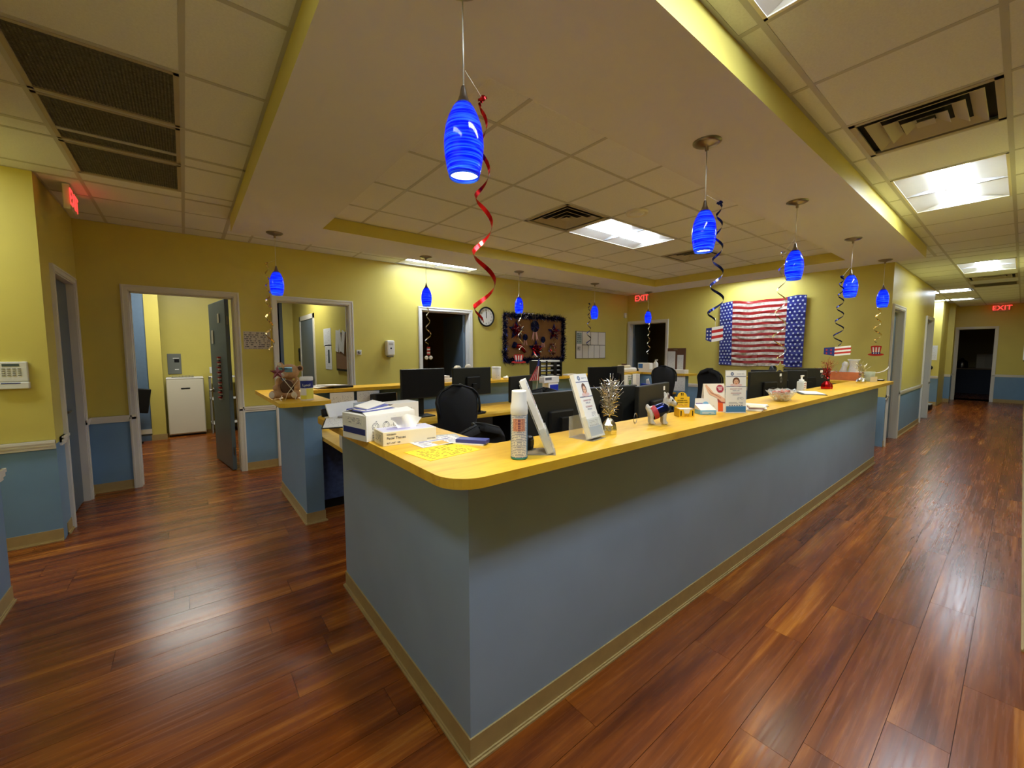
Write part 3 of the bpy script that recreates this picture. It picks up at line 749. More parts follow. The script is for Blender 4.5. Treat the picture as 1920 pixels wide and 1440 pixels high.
PEND = [(0.77, 1.22, 'nearest and largest blue pendant lamp, above the left end of the front counter', -0.1), (2.43, 1.22, 'second blue pendant over front counter, in front of the ceiling vent', 0.2), (3.95, 1.22, 'third blue pendant over front counter, upper right of the flag banner', 0.6),
 (5.70, 1.22, 'fourth blue pendant over front counter, right of the flag banner', 1.0), (7.34, 1.22, 'farthest blue pendant over front counter, by the corridor corner', 1.4),
 (0.775, 4.84, 'blue pendant above the teddy bear on the left post', 2.0), (2.465, 4.84, 'blue pendant in front of the dark doorway left of the clock', 2.6), (4.01, 4.84, 'blue pendant in front of the cork board', 3.1), (5.765, 4.84, 'blue pendant above the whiteboard calendar', 3.7), (7.44, 4.84, 'farthest back-row blue pendant, in front of exit sign door', 4.4)]
pp = make_pendant()
for i, (x, y, lb, rz) in enumerate(PEND):
    o = pp if i == 0 else copy_tree(pp)
    o.location = (x, y, ZS); o.rotation_euler = (0, 0, rz); o['label'] = lb
    pend_light(x, y)

# ------------------------------------------------------------------ hanging foil swirls
def swirl(label, x, y, z0, z1, turns, rad, m, wid, grow=1.0, tail=None, seed=0):
    t = thing('foil_swirl', label, 'party decoration', (x, y, z0), 0, 'hanging foil swirl decorations')
    n = int(turns*18); pts = []; rnd = random.Random(seed); ph = rnd.random()*6
    for k in range(n+1):
        u = k/n; a = ph + turns*2*PI*(u**0.8); r_ = rad*(0.45+grow*u)*(1 if u < .93 else (1-u)/.07+.05)
        z = -(z0-z1)*u
        pts.append(((r_*math.cos(a), r_*math.sin(a), z), Vector((math.cos(a)*.35, math.sin(a)*.35, 1)).normalized()))
    MB().ribbon(pts, wid).build('foil_ribbon', m, t)
    q = MB(); 
    for k in range(3):
        q.lathe([(.008+.004*k, -.004), (.010+.004*k, .004)], 14, 0, T(0, 0, .012, PI/2+k*.5, 0, k))
    q.build('coil', m, t)
    nx, ny = min(((p_[0], p_[1]) for p_ in PEND), key=lambda p_: math.hypot(p_[0]-x, p_[1]-y))
    top = max(z0+.04, ZS-.30)
    if math.hypot(nx-x, ny-y) < .4: MB().tube([(0, 0, .012), ((nx-x)*.9, (ny-y)*.9, top-z0)], .0011, 5).build('string', CORD, t)
    return t
def hat_cutout(par, loc, s, rz=0, flip=0):
    """striped top hat cut out of card, hanging"""
    h = MB()
    for k in range(7):
        a0, a1 = -.5+k/7, -.5+(k+1)/7
        h.add([(a0*s*.75, 0, .18*s), (a1*s*.75, 0, .18*s), (a1*s, 0, .85*s), (a0*s, 0, .85*s)], [(0, 1, 2, 3)], k % 2)
    n = 16
    for (cx, cz, rx, rz_, mi) in ((0, .12*s, .75*s, .13*s, 0), (0, .85*s, .5*s, .07*s, 0)):
        h.add([(cx+rx*math.cos(2*PI*k/n), -.001, cz+rz_*math.sin(2*PI*k/n)) for k in range(n)], [tuple(range(n))], mi)
    h.add([(-.38*s, -.002, .16*s), (.38*s, -.002, .16*s), (.40*s, -.002, .34*s), (-.40*s, -.002, .34*s)], [(0, 1, 2, 3)], 2)
    for k in (-1, 0, 1): h.add([(p[0]+k*.22*s, -.003, p[1]+.25*s) for p in star(.08*s, .035*s)], [tuple(range(10))], 1)
    o = h.build('hat_cutout', [REDP, WHP, NAVY], par, loc, (0, 0, rz))
    sol = o.modifiers.new('t', 'SOLIDIFY'); sol.thickness = .002
    return o
CR = -0.66   # heading that faces the viewer
swirl('long red foil spiral hanging beside the nearest pendant', 0.885, 1.275, 2.40, 1.62, 4.3, .026, REDF, .020, 1.5, seed=3)
swirl('navy foil spiral hanging beside the second pendant', 2.495, 1.165, 2.36, 1.68, 5.0, .028, NAVF, .017, 1.2, seed=5)
t = swirl('thin silver foil spiral below the third pendant, over flag banner', 3.88, 1.28, 2.30, 1.42, 5.0, .045, SILF, .012, 0.8, seed=8)
q = MB()
o = MB().prism(star(.05, .02), -.002, .002, 0, T(.05, 0, -.93, PI/2, 0, CR)).build('star_cutout', SILF, t)
t = swirl('black foil spiral below the fourth pendant ending in flag cutout', 5.62, 1.28, 2.30, 1.56, 5.5, .040, NAVF, .016, 0.8, seed=11)
q = MB(); Mx = T(.02, 0, -.80, PI/2, 0, CR)
q.add([(-.16, -.03, 0), (-.04, -.05, 0), (-.04, .05, 0), (-.16, .04, 0)], [(0, 1, 2, 3)], 2, False, Mx)
for k in range(5): q.add([(-.04, -.05+.02*k, 0), (.14, -.035+.02*k, 0), (.14+.01*(k % 2), -.015+.02*k, 0), (-.04, -.03+.02*k, 0)], [(0, 1, 2, 3)], k % 2, False, Mx)
for k in range(6): q.add([(p[0]-.13+.05*(k % 3), p[1]-.018+.035*(k//3), .002) for p in star(.014, .006)], [tuple(range(10))], 1, False, Mx)
q.build('flag_cutout', [WHP, REDP, NAVY], t)
t = swirl('gold and silver spiral below the farthest front pendant with striped hat', 7.33, 1.25, 2.10, 1.62, 3.2, .045, GOLDF, .016, 0.7, seed=14)
hat_cutout(t, (0, 0, -.66), .15, CR)
swirl('gold foil spiral hanging left of the pendant over teddy bear', 0.70, 4.90, 2.40, 1.50, 6.0, .028, GOLDF, .018, 1.0, seed=17)
t = swirl('silver foil spiral under pendant in the dark doorway', 2.46, 4.80, 2.05, 1.60, 3.0, .030, SILF, .016, 1.0, seed=19)
q = MB()
for k in range(5): q.box(-.022, .022, -.003, .003, -.50-.022*k, -.482-.022*k, k % 2)
q.ball((-.03, 0, -.62), (.028, .004, .024), 10, 6, 1).ball((.03, 0, -.62), (.028, .004, .024), 10, 6, 1)
q.build('rocket_cutout', [REDP, WHP], t)
t = swirl('silver spiral under pendant before the cork board with striped hat', 4.0, 4.80, 2.20, 1.50, 3.5, .030, SILF, .018, 1.0, seed=23)
hat_cutout(t, (-.03, 0, -.87), .15, CR)
swirl('dark foil spiral beside pendant above the whiteboard', 5.69, 4.90, 2.35, 1.60, 5.0, .035, NAVF, .018, 0.8, seed=27)
swirl('pale foil spiral under the farthest back pendant', 7.42, 4.80, 2.05, 1.45, 4.0, .03, SILF, .018, 0.8, seed=29)
# flag shaped cutout left of the banner
t = thing('foil_cutout', 'striped flag cutout hanging left of the flag banner', 'party decoration', (2.495, 1.165, 1.60), CR)
q = MB(); Mx = T(0, 0, 0, PI/2, 0, 0)
q.add([(-.055, -.03, 0), (-.02, -.042, 0), (-.02, .045, 0), (-.055, .04, 0)], [(0, 1, 2, 3)], 2, False, Mx)
for k in range(5): q.add([(-.02, -.042+.0174*k, 0), (.045, -.030+.0174*k, .006), (.045, -.0126+.0174*k, .006), (-.02, -.0246+.0174*k, 0)], [(0, 1, 2, 3)], (k+1) % 2, False, Mx)
for k in range(6): q.add([(p[0]-.046+.018*(k % 2), p[1]-.022+.022*(k//2), .001) for p in star(.007, .003)], [tuple(range(10))], 1, False, Mx)
q.build('card', [REDP, WHP, NAVY], t)
MB().tube([(0, 0, .04), (0, 0, .10)], .0012, 5).build('string', CORD, t)

# ------------------------------------------------------------------ things fixed to the walls and ceilings
def exit_sign(label, loc, rz, rot_text=FY, arrow=False, s=1.0):
    t = thing('exit_sign', label, 'exit sign', loc, rz, 'red exit signs')
    MB().rbox(-.16*s, .16*s, -.022, .022, -.205*s, -.01, .006).build('housing', mat('sign_housing', (.55, .50, .40), .4), t)
    MB().box(-.03, .03, -.02, .02, -.01, 0).build('canopy', WPL, t)
    for sgn in (-1,):
        text('EXIT', t, (0, sgn*.0235, -.112*s), FY if sgn < 0 else (PI/2, 0, PI), .185*s, EXITR, ext=.002)
    if arrow:
        MB().prism([(-.158*s, 0), (-.138*s, -.018*s), (-.138*s, .018*s)], 0, .002, 0, T(0, -.023, -.11*s, PI/2)).build('arrow', EXITR, t)
    return t
exit_sign('red exit sign hanging from ceiling in upper left corner', (-0.68, 5.02, ZC), math.radians(91))
exit_sign('red exit sign on far wall above the dark doorway', (8.44, 5.66, ZC+.005), -PI/2)
exit_sign('red exit sign with arrow over the doorway at corridor end', (18.54, 0.46, ZC), -PI/2, arrow=True)
for (x, y, z, e_) in ((-0.50, 5.0, 2.78, 0.012), (8.3, 5.66, 2.74, 0.04), (18.3, .46, 2.70, .15)):
    ld = bpy.data.lights.new('exit_glow', 'POINT'); ld.energy = e_; ld.color = (1, .05, .04); ld.shadow_soft_size = .05
    lo = bpy.data.objects.new('exit_glow', ld); COL.objects.link(lo); lo.location = (x, y, z)

t = thing('alarm_keypad', 'white alarm keypad with grey display on the left yellow wall', 'keypad', (-1.02, 4.73, 1.33))
MB().rbox(-.085, .085, -.028, 0, -.045, .105, .006).build('housing', WPL, t)
MB().rbox(-.088, .088, -.034, 0, -.10, -.048, .006).build('flap', WPL, t)
MB().box(-.04, .045, -.0295, -.028, .070, .090).build('display', mat('lcd', (.07, .10, .10), .3), t)
for i in range(4):
    for j in range(4): MB().rbox(-.043+.026*i, -.026+.026*i, -.031, -.027, .048-.016*j, .056-.016*j, .001).build('key', GREYM, t)
MB().box(-.05, .045, -.0350, -.034, -.060, -.053).build('label_strip', NAVY, t)

t = thing('soap_dispenser', 'white wall-mounted hand sanitizer dispenser on back yellow wall', 'dispenser', (2.45, YB, 1.56))
bmv = MB(); bmv.rbox(-.062, .062, -.10, 0, -.11, .12, .018).build('body', WPL, t)
MB().rbox(-.045, .045, -.085, -.02, -.135, -.105, .006).build('nozzle', GREYM, t)
MB().lathe([(.013, 0), (.013, .003)], 16, 0, T(0, -.10, 0, PI/2), cap1=True).build('sight_window', DGREY, t)
text('PURELL', t, (0, -.1012, .065), FY, .022, GREYINK)

t = thing('wall_clock', 'round black-rimmed wall clock with white face on back wall', 'clock', (4.275, YB, 2.135))
Mc = T(0, 0, 0, PI/2)
MB().lathe([(.150, 0), (.175, .004), (.180, .020), (.170, .036), (.155, .030), (.152, .012)], 40, 0, Mc).build('rim', BLACK, t)
MB().lathe([(0, .010), (.155, .010)], 40, 0, Mc).build('face', WHP, t)
import math as _m
for k, s_ in enumerate(('12', '1', '2', '3', '4', '5', '6', '7', '8', '9', '10', '11')):
    a = PI/2 - k*PI/6; text(s_, t, (.122*math.cos(a), -.012, .122*math.sin(a)), FY, .042, INK, 'numeral')
MB().box(-.004, .004, -.016, -.013, -.02, .085).build('hour_hand', INK, t)
MB().box(-.003, .003, -.019, -.016, -.025, .115, 0, Matrix.Rotation(math.radians(-4), 4, 'Y')).build('minute_hand', INK, t)

# cork board with tinsel border
t = thing('cork_board', 'cork notice board with navy tinsel border and foil decorations', 'notice board', (5.45, YB, 1.765))
MB().rbox(-.80, .80, -.02, 0, -.45, .45, .004).build('frame', mat('oak_frame', (.4, .27, .12), .5), t)
MB().box(-.775, .775, -.024, -.018, -.425, .425).build('cork_panel', CORK, t)
rnd = random.Random(5)
q = MB()
def tins(q, path, n, spread, ln, mi=0, wd=.006):
    for k in range(n):
        u = rnd.random()*(len(path)-1); i = int(u); f_ = u-i
        p = Vector(path[i]).lerp(Vector(path[i+1]), f_)
        dv = Vector((rnd.uniform(-1, 1), rnd.uniform(-.9, .1), rnd.uniform(-1, 1))).normalized()
        sd = dv.cross(Vector((rnd.uniform(-1, 1), rnd.uniform(-1, 1), rnd.uniform(-1, 1)))).normalized()*wd/2
        a = p + Vector((rnd.uniform(-1, 1), 0, rnd.uniform(-1, 1)))*spread; b_ = a + dv*ln*rnd.uniform(.5, 1)
        q.add([a-sd, a+sd, b_+sd*.3, b_-sd*.3], [(0, 1, 2, 3)], mi if not isinstance(mi, tuple) else rnd.choice(mi))
B_ = [(-.775, -.03, .425), (.775, -.03, .425), (.775, -.03, -.425), (-.775, -.03, -.425), (-.775, -.03, .425)]
tins(q, [B_[0], ((B_[0][0]+B_[1][0])/2, -.03, .425), B_[1], B_[2], ((B_[2][0]+B_[3][0])/2, -.03, -.425), B_[3], B_[0]], 5200, .036, .085, (0, 0, 0, 0, 0, 0, 1), .011)
o = q.build('tinsel_border', [NAVF, SILF], t); o['kind'] = 'stuff'
def foil_orn(label, x, z, kind, s=1.0, seed=0):
    global rnd
    rnd = random.Random(seed)
    e = thing('foil_ornament', label, 'party decoration', (5.45+x, YB-.045, 1.765+z), 0, 'foil ornaments pinned to the cork board')
    q = MB()
    if kind == 'star':
        q.prism(star(.13*s, .055*s), -.004, .006, 0, T(0, 0, 0, PI/2)); tins(q, [(-.05, -.01, 0), (.05, -.01, 0), (0, -.01, -.08)], 130, .05*s, .08*s, (0, 1, 1, 2), .016)
    elif kind == 'rosette':
        n = 24; vs = [(0, -.02, 0)]
        for k in range(n): vs.append((.075*s*math.cos(2*PI*k/n), -.004-.010*(k % 2), .075*s*math.sin(2*PI*k/n)))
        q.add(vs, [(0, 1+(k+1) % n, 1+k) for k in range(n)], 0)
        for dx in (-.045, .045): q.add([(-.012+dx*.3, -.006, -.03*s), (.012+dx*.3, -.006, -.03*s), (dx*s+.022*s, -.010, -.19*s), (dx*s, -.010, -.16*s), (dx*s-.022*s, -.010, -.19*s)], [(0, 1, 2, 3, 4)], 1)
    elif kind == 'wreath':
        tins(q, [(.085*math.cos(2*PI*k/16), -.01, .10*math.sin(2*PI*k/16)) for k in range(17)], 220, .02, .05, (0, 1, 2, 2), .012)
    elif kind == 'stocking':
        pts = [(-.14, -.01, .05), (-.08, -.012, .03), (0, -.014, .03), (.08, -.012, -.02), (.13, -.01, -.09)]
        q.tube(pts, .045, 10, 1, None, [.8, 1, 1, .95, .6]); q.lathe([(.06, -.02), (.065, .02)], 12, 0, T(-.14, -.01, .05, 0, PI/2+.4, 0), cap0=True, cap1=True)
        q.tube([(p[0], -.06, p[2]) for p in pts[1:]], .006, 6, 2)
    q.build('foil', [NAVF, REDF if kind != 'rosette' else mat('faded_pink_foil', (.5, .25, .22), .3, .4), SILF], e)
foil_orn('star foil ornament top left of the cork board', -.50, .15, 'star', 1.5, 1)
foil_orn('blue rosette with pink tails top middle of the cork board', -.03, .24, 'rosette', 1.5, 2)
foil_orn('small rosette left of centre on the cork board', -.28, .02, 'rosette', .85, 3)
foil_orn('small rosette right of centre on the cork board', .19, -.02, 'rosette', .85, 4)
foil_orn('star foil ornament top right of the cork board', .50, .14, 'star', 1.4, 5)
foil_orn('curved red and blue foil ornament lower left of the cork board', -.42, -.18, 'stocking', 1, 6)
foil_orn('star foil ornament bottom middle of the cork board', .0, -.20, 'star', 1.45, 7)
foil_orn('small foil wreath lower right of the cork board', .45, -.20, 'wreath', 1, 8)

t = thing('whiteboard_calendar', 'white calendar board with black grid on the back wall', 'whiteboard', (7.15, YB, 1.655))
MB().rbox(-.50, .50, -.016, 0, -.30, .30, .003).build('board', WHP, t)
for (a, b_, c, d_) in ((-.5, .5, -.3, -.288), (-.5, .5, .288, .3), (-.5, -.488, -.3, .3), (.488, .5, -.3, .3)): MB().box(a, b_, -.019, 0, c, d_).build('frame_bar', GREYM, t)
for x in (-.30, -.02, .24): MB().box(x-.005, x+.005, -.0172, -.016, .0, .288).build('grid_line', INK, t)
for x in (-.30, -.10, .10, .30): MB().box(x-.005, x+.005, -.0172, -.016, -.288, .0).build('grid_line', INK, t)
MB().box(-.30, .49, -.0174, -.016, -.006, .006).build('grid_line', INK, t)
MB().box(-.48, -.32, -.0172, -.016, .02, .27).build('notes', printed('board_notes', (.35, .45, .45), (.05, .08, .1), 0, 2, 6, .55), t)
MB().box(-.46, -.36, -.0172, -.016, -.12, -.03).build('notes', printed('board_notes_b', (.6, .6, .58), (.05, .05, .05), 0, 2, 3, .55), t)
t = thing('floor_plan', 'white printed floor plan sheet between the two left doorways', 'paper', (0.73, YB, 1.655))
MB().box(-.148, .148, -.002, 0, -.11, .11).build('sheet', printed('plan_print', (.55, .50, .45), (.12, .11, .12), 0, 2, 9, .5, margin=.03), t)
t = thing('door_button', 'small round grey push button beside the second doorway', 'button', (2.0, YB, 1.50))
MB().rbox(-.035, .035, -.008, 0, -.035, .035, .003).build('plate', WPL, t); MB().lathe([(.022, 0), (.022, .014), (.0, .016)], 18, 0, T(0, -.008, 0, PI/2)).build('push_button', GREYM, t)
t = thing('motion_sensor', 'small white sensor high in the back wall corner', 'sensor', (8.38, YB, 2.38))
MB().rbox(-.04, .04, -.045, 0, -.06, .06, .01).build('body', WPL, t); MB().ball((0, -.045, -.02), (.022, .012, .025), 12, 6).build('window', CREAM, t)
t = thing('door_sign', 'small grey room sign beside the corridor door', 'sign', (9.63, 1.3, 1.56))
MB().rbox(-.04, .04, -.008, 0, -.10, .10, .002).build('plate', DGREY, t)
t = thing('posted_paper', 'paper notice pinned to the pier down the corridor', 'paper', (16.2, 1.62, 1.46))
MB().box(-.002, 0, -.14, .14, -.2, .2).build('sheet', TEXTX, t)
t = thing('thermostat', 'dark round wall fixture below the notice down the corridor', 'thermostat', (16.2, 1.60, 1.05))
MB().ball((-.02, 0, 0), (.03, .06, .06), 14, 8).build('body', DGREY, t)
t = thing('towel_dispenser', 'white dispenser on the right aisle wall, at right edge', 'dispenser', (12.3, -.10, 1.50))
MB().rbox(-.16, .16, 0, .10, -.17, .17, .02).build('body', WPL, t); MB().box(-.12, .12, .01, .09, -.19, -.165).build('outlet', DGREY, t)
t = thing('floor_case', 'small grey carry case on floor by the corridor pier', 'case', (15.0, 1.50, 0))
MB().rbox(-.2, .2, -.1, .1, 0, .12, .02).build('body', BLACK, t); MB().rbox(-.19, .19, -.105, .1, .12, .15, .01).build('lid', GREYM, t)

# flag banner
t = thing('flag_banner', 'large crinkled flag banner with red white stripes and blue star ends', 'banner', (XF-.03, 3.13, 1.85))
W2, H2 = .725, .62
def crk(u, v):
    from mathutils import noise
    p = Vector((u*5, v*14, 3.1)); return .010*noise.noise(p) + .006*noise.noise(p*2.7)
def bpt(u, v):   # u 0..1 left to right (y decreasing), v 0..1 bottom to top
    y = W2 - 2*W2*u; zt = H2 + .012*math.sin(u*9) - .01*math.cos(u*17); zb = -H2 + .008*math.sin(u*11+1)
    y += .018*(v-.5)*(1 if u > .5 else -1)*-1
    return (-.012 - abs(crk(u, v))*1.6, y, zb + (zt-zb)*v)
def sheet(u0, u1, v0, v1, nu, nv, off=0.0):
    vs = []; fs = []
    for j in range(nv+1):
        for i in range(nu+1):
            p = bpt(u0+(u1-u0)*i/nu, v0+(v1-v0)*j/nv); vs.append((p[0]-off, p[1], p[2]))
    for j in range(nv):
        for i in range(nu):
            a = j*(nu+1)+i; fs.append((a, a+1, a+nu+2, a+nu+1))
    return vs, fs
NB = 24
FW = mat('foil_white_stripe', (.60, .52, .44), .30, spec=.8, noise=.45, nscale=22); FR = mat('foil_red_stripe', (.27, .008, .010), .32, spec=.7, noise=.1, nscale=18)
FB = mat('foil_blue_panel', (.010, .018, .22), .32, spec=.7); FS = mat('foil_star_white', (.62, .70, .84), .4)
for k in range(NB):
    vs, fs = sheet(.165, .80, 1-(k+1)/NB, 1-k/NB, 70, 3)
    MB().add(vs, fs, 0, True).build('stripe', FR if k % 2 == 0 else FW, t)
for (u0, u1, nc) in ((0, .165, 4), (.80, 1, 4)):
    vs, fs = sheet(u0, u1, 0, 1, 16, 60)
    p_ = MB().add(vs, fs, 0, True).build('star_panel', FB, t)
    nr = 20; st = MB()
    for rr in range(nr):
        for c_ in range(nc):
            u = u0 + (u1-u0)*(c_+.28+.45*(rr % 2))/nc; v = (rr+.5)/nr
            b0 = bpt(u, v); s_ = .023; 
            st.add([(b0[0]-.008-.002*(i % 2), b0[1]-px_, b0[2]+pz_) for i, (px_, pz_) in enumerate(star(s_, s_*.42, a0=PI/2+.2*((rr+c_) % 3-1)))], [tuple(range(10))])
    so = st.build('stars', FS, p_); so['kind'] = 'stuff'
q = MB()
# room number board / clipboard board beside far doorway
t = thing('pin_board', 'small brown board with two clipped sheets right of far doorway', 'notice board', (XF, 4.79, 1.31))
MB().rbox(-.02, 0, -.215, .215, -.27, .27, .003).build('board', mat('brown_board', (.12, .05, .025), .6), t)
MB().box(-.023, -.02, .02, .20, -.25, .20).build('sheet', TEXTX, t); MB().box(-.023, -.02, -.17, -.03, -.25, .12).build('sheet', TEXTX, t)
MB().rbox(-.032, -.02, -.03, .06, .225, .25, .002).build('clip', STEEL, t)

# ------------------------------------------------------------------ utility room and exam room contents
t = thing('cabinet', 'white freestanding cabinet with small handle slot in utility room', 'cabinet', (-0.285, 9.40, 0))
MB().rbox(0, .53, 0, .45, .03, 1.03, .006).build('body', mat('cream_enamel', (.74, .69, .54), .4), t)
MB().rbox(.01, .52, -.015, 0, .05, 1.02, .004).build('door', mat('cream_enamel_b', (.78, .73, .58), .4), t)
MB().box(.20, .33, -.018, -.014, .845, .87).build('handle_slot', INK, t)
MB().rbox(.0, .53, -.01, .45, 1.03, 1.05, .004).build('top', WHP, t)
MB().box(.02, .51, .02, .43, 0, .03).build('plinth', DARK, t)
t = thing('tool_tray', 'low wire tray on top of the white cabinet', 'tray', (-0.21, 9.5, 1.05))
MB().rbox(0, .32, 0, .2, 0, .012, .003).build('base', GREYM, t)
for k in range(7): MB().tube([(.02+.047*k, .0, .01), (.02+.047*k, 0, .04)], .003, 5).build('wire', GREYM, t)
MB().tube([(.0, 0, .04), (.32, 0, .04)], .003, 5).build('rim_wire', GREYM, t)
t = thing('electrical_panel', 'grey electrical panel on yellow wall above white cabinet', 'electrical panel', (-.16, 9.9, 1.29))
MB().rbox(-.10, .10, -.012, 0, -.19, .19, .003).build('cover', mat('panel_grey', (.16, .17, .15), .5), t)
MB().rbox(.0, .07, -.016, -.012, .03, .09, .002).build('latch', INK, t); MB().box(-.02, .07, -.0135, -.012, .10, .115).build('plate_label', WHP, t); MB().box(0, .06, -.0135, -.012, -.11, -.095).build('plate_label', WHP, t)
t = thing('wall_outlet', 'white outlet plate on yellow wall right of electrical panel', 'outlet', (.42, 9.9, 1.16))
MB().rbox(-.06, .06, -.008, 0, -.06, .06, .003).build('plate', WPL, t)
t = thing('shelf_stand', 'narrow metal shelf stand between white cabinet and open door', 'shelf', (.33, 9.35, 0))
for (a, b_) in ((0, 0), (.42, 0), (0, .4), (.42, .4)): MB().box(a, a+.025, b_, b_+.025, 0, 1.05).build('post', GREYM, t)
for z in (.16, .62, 1.03): MB().rbox(0, .445, 0, .425, z, z+.02, .002).build('shelf', WPL, t)
t = thing('paper_stack', 'small white stack on the middle shelf of metal stand', 'papers', (.40, 9.42, .641)); MB().rbox(0, .2, 0, .2, 0, .05, .004).build('stack', PAPER, t)
t = thing('cloth_bundle', 'white bundle on the lowest shelf of metal stand', 'cloth', (.40, 9.42, .18)); MB().rbox(0, .2, 0, .2, 0, .07, .02).build('fold', PAPER, t)
t = thing('desk_chair_back', 'black chair back seen beside blue wall in utility room', 'chair', (-.70, 9.0, 0))
MB().rbox(-.25, .10, -.02, .03, .52, .92, .012, 0, T(0, 0, 0, 0, .15, 0)).build('backrest', BLACK, t)
MB().rbox(-.3, .02, -.25, .1, .42, .47, .02).build('seat', BLACK, t); MB().cyl((-.12, -.08), .03, .06, .42).build('post', BLACK, t)
for k in range(5): MB().tube([(-.12, -.08, .08), (-.12+.22*math.cos(k*1.2566), -.08+.22*math.sin(k*1.2566), .03)], .018, 8).build('foot', BLACK, t)
# exam room (right side wall at x=1.93)
xr = 1.93
m = MB(); m.box(xr-.015, xr, 8.35, 8.44, 0, 2.24).box(xr-.015, xr, 9.5, 9.59, 0, 2.24).box(xr-.015, xr, 8.35, 9.59, 2.15, 2.24)
d = struct_empty('door_9', 'blue door with white frame inside the lit room'); m.build('door_frame', RAIL, d)
MB().box(xr-.006, xr, 8.44, 9.5, 0, 2.15).build('door_leaf', DOOR, d); 
MB().tube([(xr-.006, 8.52, .98), (xr-.05, 8.52, .98), (xr-.05, 8.66, .98)], .01, 6).build('door_handle', STEEL, d)
m = MB(); m.box(.98, 1.07, 10.28, 10.3, 0, 2.14).box(1.02, 1.30, 10.285, 10.3, 2.05, 2.14).box(1.24, 1.32, 10.28, 10.3, 0, 2.14); struct(m, 'trim_31', RAIL)
def wall_paper(label, y, z, w_, h, m_=TEXTX, nm='pinned_paper', tilt=0.0, off=0.0):
    t = thing(nm, label, 'paper', (xr-off, y, z), rot=(tilt, 0, 0)); MB().box(-.004, 0, -w_/2, w_/2, -h/2, h/2).build('sheet', m_, t)
wall_paper('upper white printed sheet hanging on yellow wall of lit room', 7.50, 1.76, .46, .30)
wall_paper('lower white printed sheet hanging on yellow wall of lit room', 7.46, 1.42, .40, .42, printed('sheet_dark_fig', (.74, .73, .70), (.2, .2, .2), 1, 2, 20, .4, [((.3, .25, .55, .8), (.03, .05, .04))]))
t = thing('pinned_board', 'dark framed cork board inside the lit room', 'notice board', (xr, 6.62, 1.51)); MB().box(-.02, 0, -.32, .32, -.30, .30).build('frame', BLACK, t); MB().box(-.023, -.019, -.29, .29, -.27, .27).build('cork_panel', CORK, t)
for k, (yy, zz, tl) in enumerate(((6.84, 1.68, .12), (6.68, 1.68, -.2), (6.50, 1.66, .25))):
    wall_paper('%s sheet pinned over the top of cork board in lit room' % ('left grey', 'middle tilted', 'right white')[k], yy, zz, .15, .34, TEXTX, 'pinned_paper', tl, .026+.004*k)
t = thing('wall_phone', 'small dark wall fixture beside blue inner door', 'intercom', (xr, 9.66, 1.45)); MB().rbox(-.03, 0, -.03, .03, -.14, .14, .005).build('body', BLACK, t); MB().rbox(-.035, -.03, -.02, .02, .05, .11, .002).build('speaker', DGREY, t)

# break room at corridor end
t = thing('kitchen_counter', 'dark counter in the unlit room at corridor end', 'counter', (21.6, -.8, 0.005))
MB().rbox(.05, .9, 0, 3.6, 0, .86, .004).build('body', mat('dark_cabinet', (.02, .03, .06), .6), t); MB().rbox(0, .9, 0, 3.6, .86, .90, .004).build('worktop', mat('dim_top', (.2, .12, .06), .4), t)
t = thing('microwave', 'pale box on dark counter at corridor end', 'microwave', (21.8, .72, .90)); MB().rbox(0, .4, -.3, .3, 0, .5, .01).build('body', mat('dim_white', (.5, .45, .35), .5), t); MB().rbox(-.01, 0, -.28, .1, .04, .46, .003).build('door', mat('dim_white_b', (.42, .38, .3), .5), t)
t = thing('coffee_maker', 'rounded appliance on dark counter at corridor end, left of box', 'coffee maker', (21.8, 1.35, .90)); MB().lathe([(.13, 0), (.15, .05), (.14, .22), (.05, .32)], 20, cap0=True, cap1=True).build('body', STEEL, t); MB().ball((0, 0, .33), .04).build('knob', BLACK, t)

# ------------------------------------------------------------------ things on the front counter
def on(z): return z
# clipboard and papers at the left end
t = thing('clipboard', 'black clipboard with white form at left end of the counter', 'clipboard', (0.70, 2.39, ZTOP), -0.30)
MB().rbox(-.12, .12, -.17, .17, 0, .005, .002).build('board', BLACK, t); MB().box(-.112, .112, -.155, .16, .005, .0075).build('sheet', TEXTH, t); MB().rbox(-.05, .05, .14, .17, .005, .018, .003).build('clip', STEEL, t)
t = thing('desk_organizer', 'white slanted card holder beside the blue stapler, left counter end', 'organizer', (0.775, 2.645, ZTOP), 0.42)
MB().add([(-.12, 0, 0), (.12, 0, 0), (.12, .035, .085), (-.12, .035, .085), (-.12, .008, 0), (.12, .008, 0), (.12, .043, .085), (-.12, .043, .085)], [(0, 1, 2, 3), (7, 6, 5, 4), (3, 2, 6, 7), (0, 4, 5, 1), (0, 3, 7, 4), (1, 5, 6, 2)]).build('panel', WHP, t)
MB().rbox(-.12, .12, -.03, .05, 0, .008, .002).build('base', WHP, t)
t = thing('clear_bin', 'small translucent bin behind the blue stapler', 'bin', (0.905, 2.62, ZTOP), 0.35)
q = MB(); q.rbox(-.07, .07, -.04, .04, 0, .005, .002).box(-.075, .075, -.045, -.042, 0, .08).box(-.075, .075, .042, .045, 0, .08).box(-.075, -.072, -.045, .045, 0, .08).box(.072, .075, -.045, .045, 0, .08); q.build('tub', clear_mat('frosted', (.7, .75, .85), .65, .4), t)
MB().tube([(-.03, 0, .01), (.05, .02, .10)], .005, 8).build('pen', BLACK, t)
t = thing('stapler', 'blue stapler in front of the white card holder', 'stapler', (0.815, 2.535, ZTOP), 0.42)
MB().rbox(-.09, .09, -.02, .02, 0, .012, .004).build('base', BLACK, t)
